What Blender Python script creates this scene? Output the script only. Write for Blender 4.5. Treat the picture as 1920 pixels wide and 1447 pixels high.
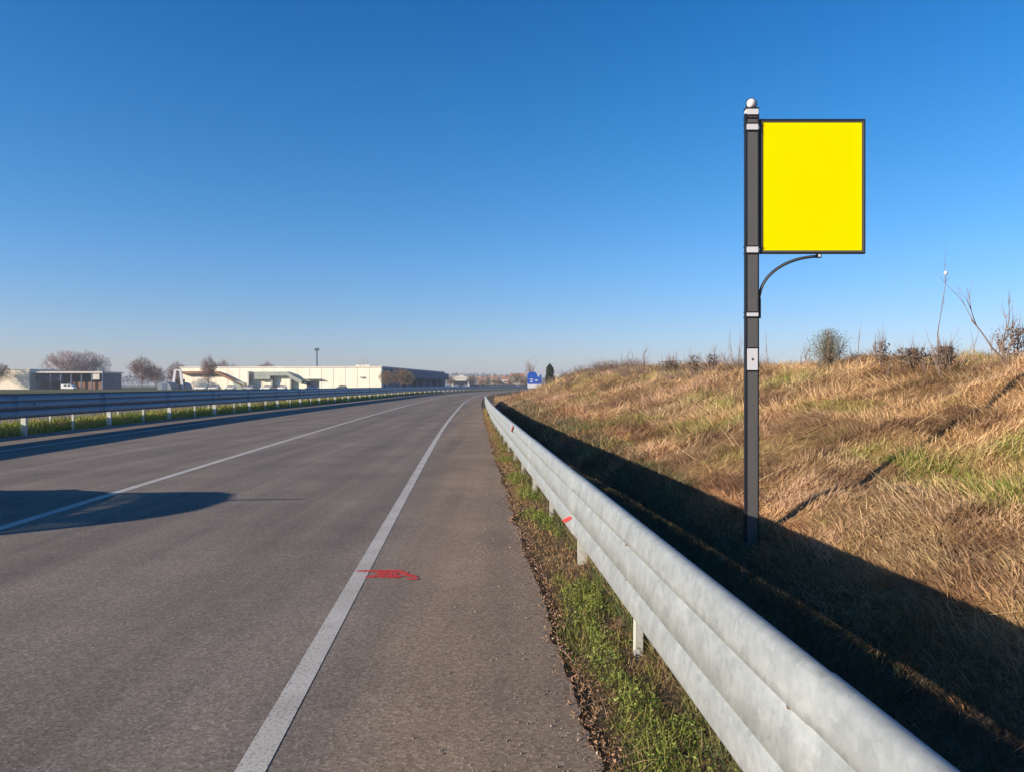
import bpy, math, random
import numpy as np
from mathutils import Vector, Matrix

random.seed(7); rng = np.random.default_rng(11)
S = bpy.context.scene
for o in list(bpy.data.objects): bpy.data.objects.remove(o)
COL = S.collection
R = math.radians

# ------------------------------------------------------------------ camera
EYE = 1.6; F = 1400.0; HY = 722.0
cam = bpy.data.cameras.new('camera'); camo = bpy.data.objects.new('camera', cam); COL.objects.link(camo)
cam.sensor_width = 36; cam.lens = F/1920*36; cam.clip_start = .05; cam.clip_end = 6000
camo.location = (0, 0, EYE); camo.rotation_euler = (R(90), 0, 0)
cam.shift_y = -1.5/1920
S.camera = camo

# ------------------------------------------------------------------ light
SUN_EL = 15.7; SUN_AZ = 25.0      # azimuth: light travels to +x, turned towards +y by SUN_AZ
tosun = Vector((-math.cos(R(SUN_EL))*math.cos(R(SUN_AZ)), -math.cos(R(SUN_EL))*math.sin(R(SUN_AZ)), math.sin(R(SUN_EL))))
sun = bpy.data.lights.new('sun', 'SUN'); sun.energy = 5.0; sun.angle = R(.5); sun.color = (1.0, .86, .70)
suno = bpy.data.objects.new('sun', sun); COL.objects.link(suno); suno.location = (-30, -20, 30)
suno.rotation_euler = tosun.to_track_quat('Z', 'Y').to_euler()
W = bpy.data.worlds.new('World'); S.world = W; W.use_nodes = True
nt = W.node_tree; bg = nt.nodes['Background']
sky = nt.nodes.new('ShaderNodeTexSky'); sky.sky_type = 'NISHITA'; sky.sun_disc = False
sky.sun_elevation = R(SUN_EL); sky.sun_rotation = math.atan2(tosun.x, tosun.y)
sky.air_density = 1.0; sky.dust_density = .6; sky.ozone_density = 3.0; sky.altitude = 100
hs = nt.nodes.new('ShaderNodeHueSaturation'); hs.inputs['Saturation'].default_value = 1.22; hs.inputs['Hue'].default_value = .497
nt.links.new(sky.outputs[0], hs.inputs['Color'])
tc = nt.nodes.new('ShaderNodeTexCoord'); sx_ = nt.nodes.new('ShaderNodeSeparateXYZ'); nt.links.new(tc.outputs['Generated'], sx_.inputs[0])
rp = nt.nodes.new('ShaderNodeValToRGB'); nt.links.new(sx_.outputs[2], rp.inputs[0])
SKYR = [(0.0, (1.15,1.12,1.85)), (.03, (1.12,1.10,1.62)), (.08, (1.0,1.06,1.45)), (.16, (.88,1.12,1.48)), (.26, (.66,1.12,1.44)), (.36, (.46,1.08,1.44)), (.47, (.28,.98,1.42)), (.8, (.12,.45,.85))]
rp.color_ramp.elements[0].position = 0; rp.color_ramp.elements[0].color = (*SKYR[0][1], 1)
rp.color_ramp.elements[1].position = SKYR[-1][0]; rp.color_ramp.elements[1].color = (*SKYR[-1][1], 1)
for p_, c_ in SKYR[1:-1]: rp.color_ramp.elements.new(p_).color = (*c_, 1)
mu = nt.nodes.new('ShaderNodeMix'); mu.data_type = 'RGBA'; mu.blend_type = 'MULTIPLY'; mu.inputs[0].default_value = 1
nt.links.new(hs.outputs[0], mu.inputs[6]); nt.links.new(rp.outputs[0], mu.inputs[7]); nt.links.new(mu.outputs[2], bg.inputs[0])
bg.inputs[1].default_value = .075
S.view_settings.view_transform = 'Standard'; S.view_settings.look = 'None'
S.view_settings.exposure = .72; S.view_settings.gamma = 1
S.render.engine = 'CYCLES'

# ------------------------------------------------------------------ helpers
def tag(o, label=None, cat=None, group=None, kind=None):
    if label: o['label'] = label
    if cat: o['category'] = cat
    if group: o['group'] = group
    if kind: o['kind'] = kind
    return o
def empty(name, loc=(0,0,0), rz=0, **k):
    o = bpy.data.objects.new(name, None); COL.objects.link(o); o.location = loc; o.rotation_euler = (0,0,rz)
    o.empty_display_size = .2
    return tag(o, **k)
def link(name, me, parent=None, mat=None, **k):
    o = bpy.data.objects.new(name, me); COL.objects.link(o)
    if parent is not None: o.parent = parent
    if mat is not None and not me.materials: me.materials.append(mat)
    return tag(o, **k)
def copy_tree(o, parent=None):
    c = o.copy(); COL.objects.link(c)
    if parent is not None: c.parent = parent
    for ch in list(o.children): copy_tree(ch, c)
    return c

class MB:
    def __init__(s): s.v = []; s.f = []
    def add(s, vs, fs):
        n = len(s.v); s.v += [tuple(p) for p in vs]; s.f += [tuple(i+n for i in f) for f in fs]; return s
    def box(s, x0, x1, y0, y1, z0, z1):
        return s.add([(x0,y0,z0),(x1,y0,z0),(x1,y1,z0),(x0,y1,z0),(x0,y0,z1),(x1,y0,z1),(x1,y1,z1),(x0,y1,z1)],
                     [(3,2,1,0),(4,5,6,7),(0,1,5,4),(1,2,6,5),(2,3,7,6),(3,0,4,7)])
    def tube(s, pts, rad, n=6, cap=True):
        pts = [Vector(p) for p in pts]
        if not hasattr(rad, '__len__'): rad = [rad]*len(pts)
        vs = []; fs = []
        for i, p in enumerate(pts):
            d = (pts[min(i+1, len(pts)-1)]-pts[max(i-1, 0)]).normalized()
            a = d.cross(Vector((0,0,1)))
            if a.length < .05: a = d.cross(Vector((1,0,0)))
            a.normalize(); b = d.cross(a)
            for k in range(n):
                t = 2*math.pi*k/n
                vs.append(p+(a*math.cos(t)+b*math.sin(t))*rad[i])
        for i in range(len(pts)-1):
            for k in range(n):
                k2 = (k+1) % n
                fs.append((i*n+k, i*n+k2, (i+1)*n+k2, (i+1)*n+k))
        if cap:
            fs.append(tuple(range(n))[::-1]); fs.append(tuple((len(pts)-1)*n+k for k in range(n)))
        return s.add(vs, fs)
    def sphere(s, c, r, nu=16, nv=10, sq=(1,1,1)):
        vs = []; fs = []
        for j in range(nv+1):
            ph = math.pi*j/nv
            for i in range(nu):
                t = 2*math.pi*i/nu
                vs.append((c[0]+r*sq[0]*math.sin(ph)*math.cos(t), c[1]+r*sq[1]*math.sin(ph)*math.sin(t), c[2]+r*sq[2]*math.cos(ph)))
        for j in range(nv):
            for i in range(nu):
                i2 = (i+1) % nu
                fs.append((j*nu+i, (j+1)*nu+i, (j+1)*nu+i2, j*nu+i2))
        return s.add(vs, fs)
    def prism(s, poly, x0, x1, axis='x'):
        """poly: (a, b) points; extruded along axis x (a=y,b=z) or y (a=x,b=z) or z"""
        n = len(poly)
        def P(a, b, t): return (t, a, b) if axis == 'x' else ((a, t, b) if axis == 'y' else (a, b, t))
        vs = [P(a, b, x0) for a, b in poly]+[P(a, b, x1) for a, b in poly]
        fs = [tuple(range(n)), tuple(range(2*n-1, n-1, -1))]+[(i, i+n, (i+1) % n+n, (i+1) % n) for i in range(n)]
        return s.add(vs, fs)
    def build(s, name, mat=None, parent=None, smooth=False, bevel=0, **k):
        me = bpy.data.meshes.new(name); me.from_pydata(s.v, [], s.f); me.update()
        if smooth:
            me.polygons.foreach_set('use_smooth', [True]*len(me.polygons))
        o = link(name, me, parent, mat, **k)
        if bevel:
            m = o.modifiers.new('bevel', 'BEVEL'); m.width = bevel; m.segments = 2; m.limit_method = 'ANGLE'
        return o

def np_mesh(name, verts, quads, mat, parent=None, cols=None, smooth=False, **k):
    me = bpy.data.meshes.new(name)
    verts = np.ascontiguousarray(verts, dtype=np.float32).reshape(-1, 3); quads = np.ascontiguousarray(quads, dtype=np.int32)
    n = quads.shape[1]; nf = len(quads)
    me.vertices.add(len(verts)); me.vertices.foreach_set('co', verts.ravel())
    me.loops.add(nf*n); me.loops.foreach_set('vertex_index', quads.ravel())
    me.polygons.add(nf); me.polygons.foreach_set('loop_start', np.arange(nf, dtype=np.int32)*n)
    if smooth: me.polygons.foreach_set('use_smooth', np.ones(nf, dtype=bool))
    me.update(calc_edges=True)
    if cols is not None:
        a = me.color_attributes.new('tint', 'FLOAT_COLOR', 'POINT')
        c = np.ones((len(verts), 4), dtype=np.float32); c[:, :3] = cols
        a.data.foreach_set('color', c.ravel())
    return link(name, me, parent, mat, **k)

# value noise in numpy
_T = rng.random((256, 256))
def vn(x, y):
    xi = np.floor(x).astype(int); yi = np.floor(y).astype(int); fx = x-xi; fy = y-yi
    fx = fx*fx*(3-2*fx); fy = fy*fy*(3-2*fy)
    a = _T[xi % 256, yi % 256]; b = _T[(xi+1) % 256, yi % 256]; c = _T[xi % 256, (yi+1) % 256]; d = _T[(xi+1) % 256, (yi+1) % 256]
    return (a*(1-fx)+b*fx)*(1-fy)+(c*(1-fx)+d*fx)*fy
def fbm(x, y, o=4):
    x = np.asarray(x, float); y = np.asarray(y, float); s = 0; a = .5; t = 0
    for i in range(o): s = s+a*vn(x*2**i+17*i, y*2**i+31*i); t += a; a *= .5
    return s/t

# ------------------------------------------------------------------ materials
def mat(name, base=(.5,.5,.5), rough=.8, metal=0, spec=.3, var=.0, scale=4, bump=0, bscale=30, c2=None, c3=None, detail=6, attr=False, trans=0):
    m = bpy.data.materials.new(name); m.use_nodes = True; t = m.node_tree; b = t.nodes['Principled BSDF']
    b.inputs['Roughness'].default_value = rough; b.inputs['Metallic'].default_value = metal
    b.inputs['Specular IOR Level'].default_value = spec
    b.inputs['Base Color'].default_value = (*base, 1)
    N = t.nodes.new; L = t.links.new
    co = N('ShaderNodeTexCoord')
    if attr:
        at = N('ShaderNodeAttribute'); at.attribute_name = 'tint'
        L(at.outputs['Color'], b.inputs['Base Color'])
    elif c2 is not None or var:
        nz = N('ShaderNodeTexNoise'); nz.inputs['Scale'].default_value = scale; nz.inputs['Detail'].default_value = detail; nz.inputs['Roughness'].default_value = .65
        L(co.outputs['Object'], nz.inputs['Vector'])
        cr = N('ShaderNodeValToRGB'); cr.color_ramp.elements[0].position = .32; cr.color_ramp.elements[1].position = .68
        if c2 is None:
            c2_ = tuple(min(1, c*(1+var)) for c in base); b_ = tuple(c*(1-var) for c in base)
        else: c2_ = c2; b_ = base
        cr.color_ramp.elements[0].color = (*b_, 1); cr.color_ramp.elements[1].color = (*c2_, 1)
        if c3 is not None:
            e = cr.color_ramp.elements.new(.5); e.color = (*c3, 1)
        L(nz.outputs[0], cr.inputs[0]); L(cr.outputs[0], b.inputs['Base Color'])
    if bump:
        n2 = N('ShaderNodeTexNoise'); n2.inputs['Scale'].default_value = bscale; n2.inputs['Detail'].default_value = 5
        L(co.outputs['Object'], n2.inputs['Vector'])
        bp = N('ShaderNodeBump'); bp.inputs['Strength'].default_value = bump; bp.inputs['Distance'].default_value = .02
        L(n2.outputs[0], bp.inputs['Height']); L(bp.outputs[0], b.inputs['Normal'])
    if trans:
        tr = N('ShaderNodeBsdfTranslucent'); mx = N('ShaderNodeMixShader'); mx.inputs[0].default_value = trans
        src = b.inputs['Base Color'].links[0].from_socket if b.inputs['Base Color'].links else None
        if src: L(src, tr.inputs['Color'])
        else: tr.inputs['Color'].default_value = (*base, 1)
        L(b.outputs[0], mx.inputs[1]); L(tr.outputs[0], mx.inputs[2]); L(mx.outputs[0], t.nodes['Material Output'].inputs['Surface'])
    return m

def asphalt_mat():
    m = bpy.data.materials.new('asphalt'); m.use_nodes = True; t = m.node_tree; b = t.nodes['Principled BSDF']; N = t.nodes.new; L = t.links.new
    co = N('ShaderNodeTexCoord')
    def noise(sc, det=4, rough=.6, vec=None):
        n = N('ShaderNodeTexNoise'); n.inputs['Scale'].default_value = sc; n.inputs['Detail'].default_value = det; n.inputs['Roughness'].default_value = rough
        L(vec or co.outputs['Object'], n.inputs['Vector']); return n.outputs[0]
    def ramp(src, *el):
        r = N('ShaderNodeValToRGB'); r.color_ramp.elements[0].position = el[0][0]; r.color_ramp.elements[0].color = (*el[0][1], 1)
        r.color_ramp.elements[1].position = el[-1][0]; r.color_ramp.elements[1].color = (*el[-1][1], 1)
        for p, c in el[1:-1]: e = r.color_ramp.elements.new(p); e.color = (*c, 1)
        L(src, r.inputs[0]); return r.outputs[0]
    def mix(mode, f, a, c):
        x = N('ShaderNodeMix'); x.data_type = 'RGBA'; x.blend_type = mode; x.inputs[0].default_value = f
        L(a, x.inputs[6]); L(c, x.inputs[7]); return x.outputs[2]
    vor = N('ShaderNodeTexVoronoi'); vor.inputs['Scale'].default_value = 75; L(co.outputs['Object'], vor.inputs['Vector'])
    sep = N('ShaderNodeSeparateColor'); L(vor.outputs['Color'], sep.inputs[0])
    agg = ramp(sep.outputs[0], (0, (.172,.142,.115)), (.45, (.235,.197,.162)), (.8, (.262,.222,.184)), (1, (.34,.295,.245)))
    # wheel tracks and long streaks: stretched noise along the driving direction
    mp = N('ShaderNodeMapping'); mp.inputs['Scale'].default_value = (1.6, .05, 1); mp.inputs['Rotation'].default_value = (0, 0, R(-3.2)); L(co.outputs['Object'], mp.inputs['Vector'])
    st = ramp(noise(1.0, 3, .6, mp.outputs[0]), (.3, (.74,.75,.78)), (.7, (1.12,1.1,1.08)))
    pa = ramp(noise(.55, 5, .6), (.3, (.8,.81,.83)), (.7, (1.13,1.11,1.08)))
    fi = ramp(noise(38, 3, .7), (.3, (.84,.84,.84)), (.7, (1.18,1.18,1.18)))
    c = mix('MULTIPLY', 1, agg, st); c = mix('MULTIPLY', 1, c, pa); c = mix('MULTIPLY', .8, c, fi)
    # dusty brown shoulder
    at = N('ShaderNodeAttribute'); at.attribute_name = 'tint'
    c = mix('MULTIPLY', 1, c, at.outputs['Color'])
    # crack seams
    L(c, b.inputs['Base Color']); b.inputs['Roughness'].default_value = .92; b.inputs['Specular IOR Level'].default_value = .1
    bp = N('ShaderNodeBump'); bp.inputs['Strength'].default_value = .35; bp.inputs['Distance'].default_value = .002
    L(vor.outputs['Distance'], bp.inputs['Height']); L(bp.outputs[0], b.inputs['Normal'])
    return m

def paint_mat(name, base, wear=.5, wsc=60, under=(.15,.135,.12)):
    m = bpy.data.materials.new(name); m.use_nodes = True; t = m.node_tree; b = t.nodes['Principled BSDF']; N = t.nodes.new; L = t.links.new
    co = N('ShaderNodeTexCoord'); n = N('ShaderNodeTexNoise'); n.inputs['Scale'].default_value = wsc; n.inputs['Detail'].default_value = 6; n.inputs['Roughness'].default_value = .75
    L(co.outputs['Object'], n.inputs['Vector'])
    r = N('ShaderNodeValToRGB'); r.color_ramp.elements[0].position = wear-.12; r.color_ramp.elements[0].color = (*under, 1)
    r.color_ramp.elements[1].position = wear+.03; r.color_ramp.elements[1].color = (*base, 1)
    L(n.outputs[0], r.inputs[0])
    n2 = N('ShaderNodeTexNoise'); n2.inputs['Scale'].default_value = 2.2; n2.inputs['Detail'].default_value = 4; L(co.outputs['Object'], n2.inputs['Vector'])
    r2 = N('ShaderNodeValToRGB'); r2.color_ramp.elements[0].position = .3; r2.color_ramp.elements[0].color = (.78,.77,.75,1); r2.color_ramp.elements[1].position = .65
    L(n2.outputs[0], r2.inputs[0])
    x = N('ShaderNodeMix'); x.data_type = 'RGBA'; x.blend_type = 'MULTIPLY'; x.inputs[0].default_value = 1
    L(r.outputs[0], x.inputs[6]); L(r2.outputs[0], x.inputs[7]); L(x.outputs[2], b.inputs['Base Color']); b.inputs['Roughness'].default_value = .8
    return m

def galv_mat(name, lo, hi, metal=.25, rough=.5):
    m = bpy.data.materials.new(name); m.use_nodes = True; t = m.node_tree; b = t.nodes['Principled BSDF']; N = t.nodes.new; L = t.links.new
    co = N('ShaderNodeTexCoord')
    n = N('ShaderNodeTexNoise'); n.inputs['Scale'].default_value = 7; n.inputs['Detail'].default_value = 8; n.inputs['Roughness'].default_value = .7; L(co.outputs['Object'], n.inputs['Vector'])
    v = N('ShaderNodeTexVoronoi'); v.inputs['Scale'].default_value = 32; L(co.outputs['Object'], v.inputs['Vector'])
    sp = N('ShaderNodeSeparateColor'); L(v.outputs['Color'], sp.inputs[0])
    ad = N('ShaderNodeMath'); ad.operation = 'MULTIPLY_ADD'; ad.inputs[1].default_value = .16; L(sp.outputs[0], ad.inputs[0]); L(n.outputs[0], ad.inputs[2])
    r = N('ShaderNodeValToRGB'); r.color_ramp.elements[0].position = .36; r.color_ramp.elements[0].color = (*lo, 1); r.color_ramp.elements[1].position = .78; r.color_ramp.elements[1].color = (*hi, 1)
    L(ad.outputs[0], r.inputs[0])
    # small rusty freckles and smears of dirt
    n3 = N('ShaderNodeTexNoise'); n3.inputs['Scale'].default_value = 11; n3.inputs['Detail'].default_value = 9; n3.inputs['Roughness'].default_value = .8; L(co.outputs['Object'], n3.inputs['Vector'])
    r3 = N('ShaderNodeValToRGB'); r3.color_ramp.elements[0].position = .665; r3.color_ramp.elements[0].color = (0,0,0,1); r3.color_ramp.elements[1].position = .73; r3.color_ramp.elements[1].color = (.75,.75,.75,1); L(n3.outputs[0], r3.inputs[0])
    x = N('ShaderNodeMix'); x.data_type = 'RGBA'; L(r3.outputs[0], x.inputs[0]); L(r.outputs[0], x.inputs[6]); x.inputs[7].default_value = (.20,.13,.08,1)
    L(x.outputs[2], b.inputs['Base Color']); b.inputs['Metallic'].default_value = metal; b.inputs['Roughness'].default_value = rough
    bp = N('ShaderNodeBump'); bp.inputs['Strength'].default_value = .12; bp.inputs['Distance'].default_value = .004; L(n.outputs[0], bp.inputs['Height']); L(bp.outputs[0], b.inputs['Normal'])
    return m

M = {}
M['asphalt'] = asphalt_mat()
M['line'] = paint_mat('road_paint', (.56,.53,.47), .46)
M['red'] = paint_mat('red_spray', (.85,.04,.035), .40, 40, (.22,.10,.085))
M['red_rail'] = paint_mat('red_spray_on_steel', (.85,.04,.03), .25, 30, (.35,.28,.26))
M['galv'] = galv_mat('galvanised_steel', (.225,.245,.245), (.36,.385,.38))
M['galv_shaded'] = galv_mat('shade_toned_steel', (.10,.125,.16), (.17,.20,.25), .5, .42)  # galvanised steel of the median barriers, its blue shade put into the colour
M['post'] = galv_mat('post_steel', (.42,.42,.37), (.55,.54,.47), .1, .6)
M['bolt'] = mat('bolt_steel', (.16,.13,.10), .5, .5, var=.3, scale=40)
M['soil'] = mat('hill_soil', (.17,.10,.045), .95, 0, .1, c2=(.36,.23,.11), c3=(.2,.12,.055), scale=5, bump=1, bscale=22, detail=10)
M['ditch'] = mat('shade_toned_ditch_soil', (.06,.045,.03), .95, 0, .1, c2=(.22,.15,.09), c3=(.12,.085,.05), scale=4, bump=1, bscale=12, detail=10)  # darker than the hill soil: the ditch's shade is put into the colour
M['field'] = mat('field_ground', (.07,.085,.03), .95, 0, .1, c2=(.13,.12,.055), scale=.04, bump=.5, bscale=2, detail=8)
M['verge'] = mat('verge_soil', (.06,.042,.028), .95, 0, .1, c2=(.16,.11,.07), scale=9, bump=1, bscale=25, detail=10)
M['blade'] = mat('grass_blades', rough=.75, spec=.25, attr=True, trans=.22)
M['leaf'] = mat('leaves', rough=.55, spec=.35, attr=True, trans=.25)
M['litter'] = mat('dead_leaves', rough=.8, spec=.2, attr=True)
M['stone'] = mat('stone', rough=.85, spec=.2, attr=True)
M['pole'] = mat('pole_grey', (.105,.103,.10), .55, 0, .3, var=.05, scale=6)
M['edge'] = mat('edge_black', (.012,.014,.018), .5, 0, .3, var=.1, scale=8)
M['white'] = mat('white_enamel', (.62,.62,.64), .45, 0, .3, var=.03, scale=5)
M['yellow'] = mat('yellow_panel', (.95,.76,.0), .6, 0, 0)

for k_ in ('red', 'red_rail'):
    t_ = M[k_].node_tree; nz_ = t_.nodes.new('ShaderNodeTexNoise'); nz_.inputs['Scale'].default_value = 55; nz_.inputs['Detail'].default_value = 8; nz_.inputs['Roughness'].default_value = .8
    rr_ = t_.nodes.new('ShaderNodeValToRGB'); rr_.color_ramp.elements[0].position = .42; rr_.color_ramp.elements[1].position = .52 if k_ == 'red' else .44
    tc_ = t_.nodes.new('ShaderNodeTexCoord'); t_.links.new(tc_.outputs['Object'], nz_.inputs['Vector']); t_.links.new(nz_.outputs[0], rr_.inputs[0])
    t_.links.new(rr_.outputs[0], t_.nodes['Principled BSDF'].inputs['Alpha'])
# ------------------------------------------------------------------ road curve
CY = np.array([-60, -20, 0, 3, 8.4, 14, 25, 47, 80, 110, 150, 200, 260, 330, 420, 3000.])
CX = np.array([2.7, .33, -.87, -1.05, -1.385, -1.73, -2.38, -3.45, -4.7, -5.0, -3.7, 1.0, 10, 23.5, 43, 620.])
_m = np.zeros(len(CY))
for i in range(len(CY)):
    if i == 0: _m[i] = (CX[1]-CX[0])/(CY[1]-CY[0])
    elif i == len(CY)-1: _m[i] = (CX[-1]-CX[-2])/(CY[-1]-CY[-2])
    else:
        h0 = CY[i]-CY[i-1]; h1 = CY[i+1]-CY[i]
        _m[i] = (h1*(CX[i]-CX[i-1])/h0+h0*(CX[i+1]-CX[i])/h1)/(h0+h1)
def xr(y):
    y = np.asarray(y, float); i = np.clip(np.searchsorted(CY, y)-1, 0, len(CY)-2)
    h = CY[i+1]-CY[i]; t = np.clip((y-CY[i])/h, -5, 1.0)
    t2 = t*t; t3 = t2*t
    return (2*t3-3*t2+1)*CX[i]+(t3-2*t2+t)*h*_m[i]+(-2*t3+3*t2)*CX[i+1]+(t3-t2)*h*_m[i+1]
def sst(a, b, x):
    t = np.clip((x-a)/(b-a), 0, 1); return t*t*(3-2*t)
ORAIL = 1.89
def edge_r(y): return 1.43+.15*sst(5, 30, y)+.10*(fbm(y*1.7, y*0+3, 5)-.5)+.05*(vn(y*9, y*0)-.5)
def edge_l(y): return -13.3+1.9*sst(25, 90, y)
# terrain cross section by distance
PY = [5, 10, 14, 18, 27, 45, 62]
PROF = {5: [(0,0),(.3,.10),(.7,-.10),(1.35,-.55),(1.9,-.45),(2.5,-.06),(4.4,.68),(6.2,1.45),(7.3,2.0),(8.6,2.2)],
        10: [(0,0),(.3,.10),(.7,-.08),(1.3,-.45),(1.75,-.35),(2.25,.03),(4.3,.74),(6.2,1.47),(7.3,1.98),(8.6,2.15)],
        14: [(0,0),(.3,.09),(.65,-.05),(1.1,-.3),(1.5,-.22),(2.05,.1),(4.2,.78),(6.2,1.48),(7.4,1.95),(8.6,2.12)],
        18: [(0,0),(.3,.08),(.55,-.03),(.9,-.16),(1.2,-.08),(1.65,.23),(4.1,.84),(6.2,1.52),(7.5,1.95),(8.6,2.1)],
        27: [(0,0),(.3,.06),(.5,.0),(.7,.0),(.95,.12),(1.35,.40),(3.9,.97),(6.0,1.6),(7.5,2.05),(8.7,2.2)],
        45: [(0,0),(.25,.0),(.45,.0),(.7,.08),(1.0,.3),(1.5,.6),(3.6,1.05),(6.0,2.0),(7.5,2.4),(8.8,2.55)],
        62: [(0,0),(.25,.0),(.45,.0),(.7,.08),(1.0,.3),(1.5,.6),(3.4,1.1),(6.0,2.1),(7.3,2.5),(8.8,2.65)]}
_D = np.array([[p[0] for p in PROF[k]] for k in PY]); _Z = np.array([[p[1] for p in PROF[k]] for k in PY])
_Yg = np.linspace(5, 62, 115); _dg = np.concatenate([np.linspace(0, 10, 201), [14, 30, 80, 4000]])
_tab = np.zeros((len(_Yg), len(_dg)))
for i, y in enumerate(_Yg):
    D = np.array([np.interp(y, PY, _D[:, j]) for j in range(10)]); Z = np.array([np.interp(y, PY, _Z[:, j]) for j in range(10)])
    z = np.interp(_dg, D, Z)
    k = np.ones(7)/7; zz = z[:201].copy(); zp = np.pad(zz, 3, mode='edge'); zz = np.convolve(zp, k, 'valid'); z[:201] = zz
    z[0] = 0; _tab[i] = z
def zhill(d, y):
    yy = np.clip(y, 5, 62); i = np.clip(((yy-5)/.5).astype(int), 0, len(_Yg)-2); f = (yy-_Yg[i])/.5
    dd = np.clip(d, 0, 3999); j = np.clip(np.searchsorted(_dg, dd, side='right')-1, 0, len(_dg)-2); g = (dd-_dg[j])/(_dg[j+1]-_dg[j])
    z = (_tab[i, j]*(1-f)+_tab[i+1, j]*f)*(1-g)+(_tab[i, j+1]*(1-f)+_tab[i+1, j+1]*f)*g
    ys = y-1.2*np.clip(d, 0, 12)
    fade = 1-sst(52, 74, ys)
    fade = fade*(1-sst(60, 200, d))
    bumps = (fbm(d*.7+3, y*.5, 4)-.5)*.45*sst(1.9, 4, d)+(fbm(d*3, y*3, 3)-.5)*.12*sst(.4, 1.5, d)
    return (z+bumps)*np.where(z > 0, fade, np.clip(fade, .0, 1))
def terrain(o, y):
    """ground height at offset o from the right edge line, distance y"""
    o = np.asarray(o, float); y = np.asarray(y, float)
    zr = np.where(o > ORAIL, zhill(o-ORAIL, y), 0)
    return zr-.012

YS = np.concatenate([np.arange(-60, 0, 5), np.arange(0, 30, .25), np.arange(30, 80, .5), np.arange(80, 140, 2.5), np.arange(140, 420, 10), [420, 500, 650, 900, 1300, 2000, 3000]])
def strip(name, offs, ys, zf, material, cols=None, smooth=True, **k):
    """a sheet on the road coordinates; offs: list of arrays (one per column) or scalars"""
    n = len(ys); cols_ = [np.broadcast_to(np.asarray(o(ys) if callable(o) else o, float), (n,)) for o in offs]
    O = np.stack(cols_, 1); Y = np.repeat(ys[:, None], len(offs), 1)
    X = xr(Y)+O; Z = zf(O, Y) if callable(zf) else np.full_like(X, zf)
    V = np.stack([X, Y, Z], 2).reshape(-1, 3); m = len(offs)
    i = np.arange(n-1)[:, None]*m+np.arange(m-1)[None]; i = i.ravel()
    Q = np.stack([i, i+1, i+1+m, i+m], 1)
    C = cols(O, Y).reshape(-1, 3) if cols else None
    return np_mesh(name, V, Q, material, cols=C, smooth=smooth, **k)

# ground left of and under the road, and far right
def ring(a, b, n): return list(np.linspace(a, b, n))
og = [-3000, -1500, -700, -300, -120, -60, -40, -30, -24, -18]+[lambda y: edge_l(y)+.0, -9, -3, 1.2, 1.3]
strip('ground', og, YS, lambda O, Y: np.full_like(O, -.045), M['field'], kind='structure')
oh = list(np.arange(3.95, 12, .16))+[12.5, 14, 18, 26, 40, 70, 120, 200, 400, 900, 2500]
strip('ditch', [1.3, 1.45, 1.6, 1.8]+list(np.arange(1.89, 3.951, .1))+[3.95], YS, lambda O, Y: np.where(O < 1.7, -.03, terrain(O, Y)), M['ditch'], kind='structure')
strip('hill', oh, YS[YS < 1e4], lambda O, Y: np.where(O < 1.7, -.03, terrain(O, Y)), M['soil'], kind='structure')
# road
def rcol(O, Y):
    sh = sst(.0, .5, O); br = np.array([1.12, 1.03, .93]); k = np.ones(3)
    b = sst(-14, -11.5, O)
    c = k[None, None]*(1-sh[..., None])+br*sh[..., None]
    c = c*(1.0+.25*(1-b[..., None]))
    c = c*(1-.10*np.exp(-((O+1.25)/.35)**2)-.08*np.exp(-((O+3.1)/.4)**2))[..., None]
    return c
ro = [lambda y: edge_l(y), -12, -11, -8, -6, -4.5, -3.8, -3.4, -3.1, -2.8, -2.4, -1.9, -1.6, -1.4, -1.1, -.8, -.4, 0, .3, .6, 1.0, 1.25, lambda y: edge_r(y)]
YR = np.concatenate([np.arange(-60, 0, 5), np.arange(0, 40, .08), np.arange(40, 80, .5), np.arange(80, 420, 5)])
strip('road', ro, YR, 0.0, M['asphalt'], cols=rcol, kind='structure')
strip('road', [-28, -18.0], YS[YS < 450], 0.0, M['asphalt'], cols=lambda O, Y: np.ones(O.shape+(3,)), kind='structure')
def line(o, w, y0, y1, name='lane_marking', z=.0022):
    ys = np.concatenate([np.arange(y0, min(60, y1), .5), np.arange(max(y0, 60), y1, 5), [y1]])
    return strip(name, [o-w/2, o+w/2], ys, z, M['line'], kind='structure')
line(-.03, .128, -20, 400); line(-4.35, .15, -20, 400); line(-10.4, .12, -20, 400)

# ------------------------------------------------------------------ red spray arrow on the shoulder
def unproj(px, py, z=0):
    Y = (EYE-z)*F/(py-HY); return (px-960)*Y/F, Y
mb = MB()
def stroke(pix, w, z=.0085):
    pts = [Vector((*unproj(px, py), z)) for px, py in pix]
    # resample with ragged width
    P = []
    for a, b in zip(pts, pts[1:]):
        n = max(2, int((b-a).length/.015))
        for i in range(n): P.append(a.lerp(b, i/n))
    P.append(pts[-1]); vs = []; fs = []
    for i, p in enumerate(P):
        d = (P[min(i+1, len(P)-1)]-P[max(0, i-1)]).normalized(); nrm = Vector((-d.y, d.x, 0))
        ww = w*(.75+.5*random.random())*min(1, .35+.2*min(i, len(P)-1-i))
        vs += [p+nrm*ww/2, p-nrm*ww/2]
    for i in range(len(P)-1): fs.append((2*i, 2*i+1, 2*i+3, 2*i+2))
    mb.add(vs, fs)
stroke([(668,1070),(700,1070),(730,1070),(757,1070)], .075, .0035)
stroke([(684,1081),(710,1080),(735,1081),(756,1080)], .085, .0045)
stroke([(702,1075),(725,1075),(748,1076)], .10, .0055)
stroke([(750,1071),(764,1078),(782,1083)], .06, .0065)
stroke([(758,1085),(772,1086),(786,1085)], .045, .0072)
mb.build('spray_arrow', M['red'], label='small red spray paint arrow sketched over the white edge line and shoulder', cat='road mark')

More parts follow.
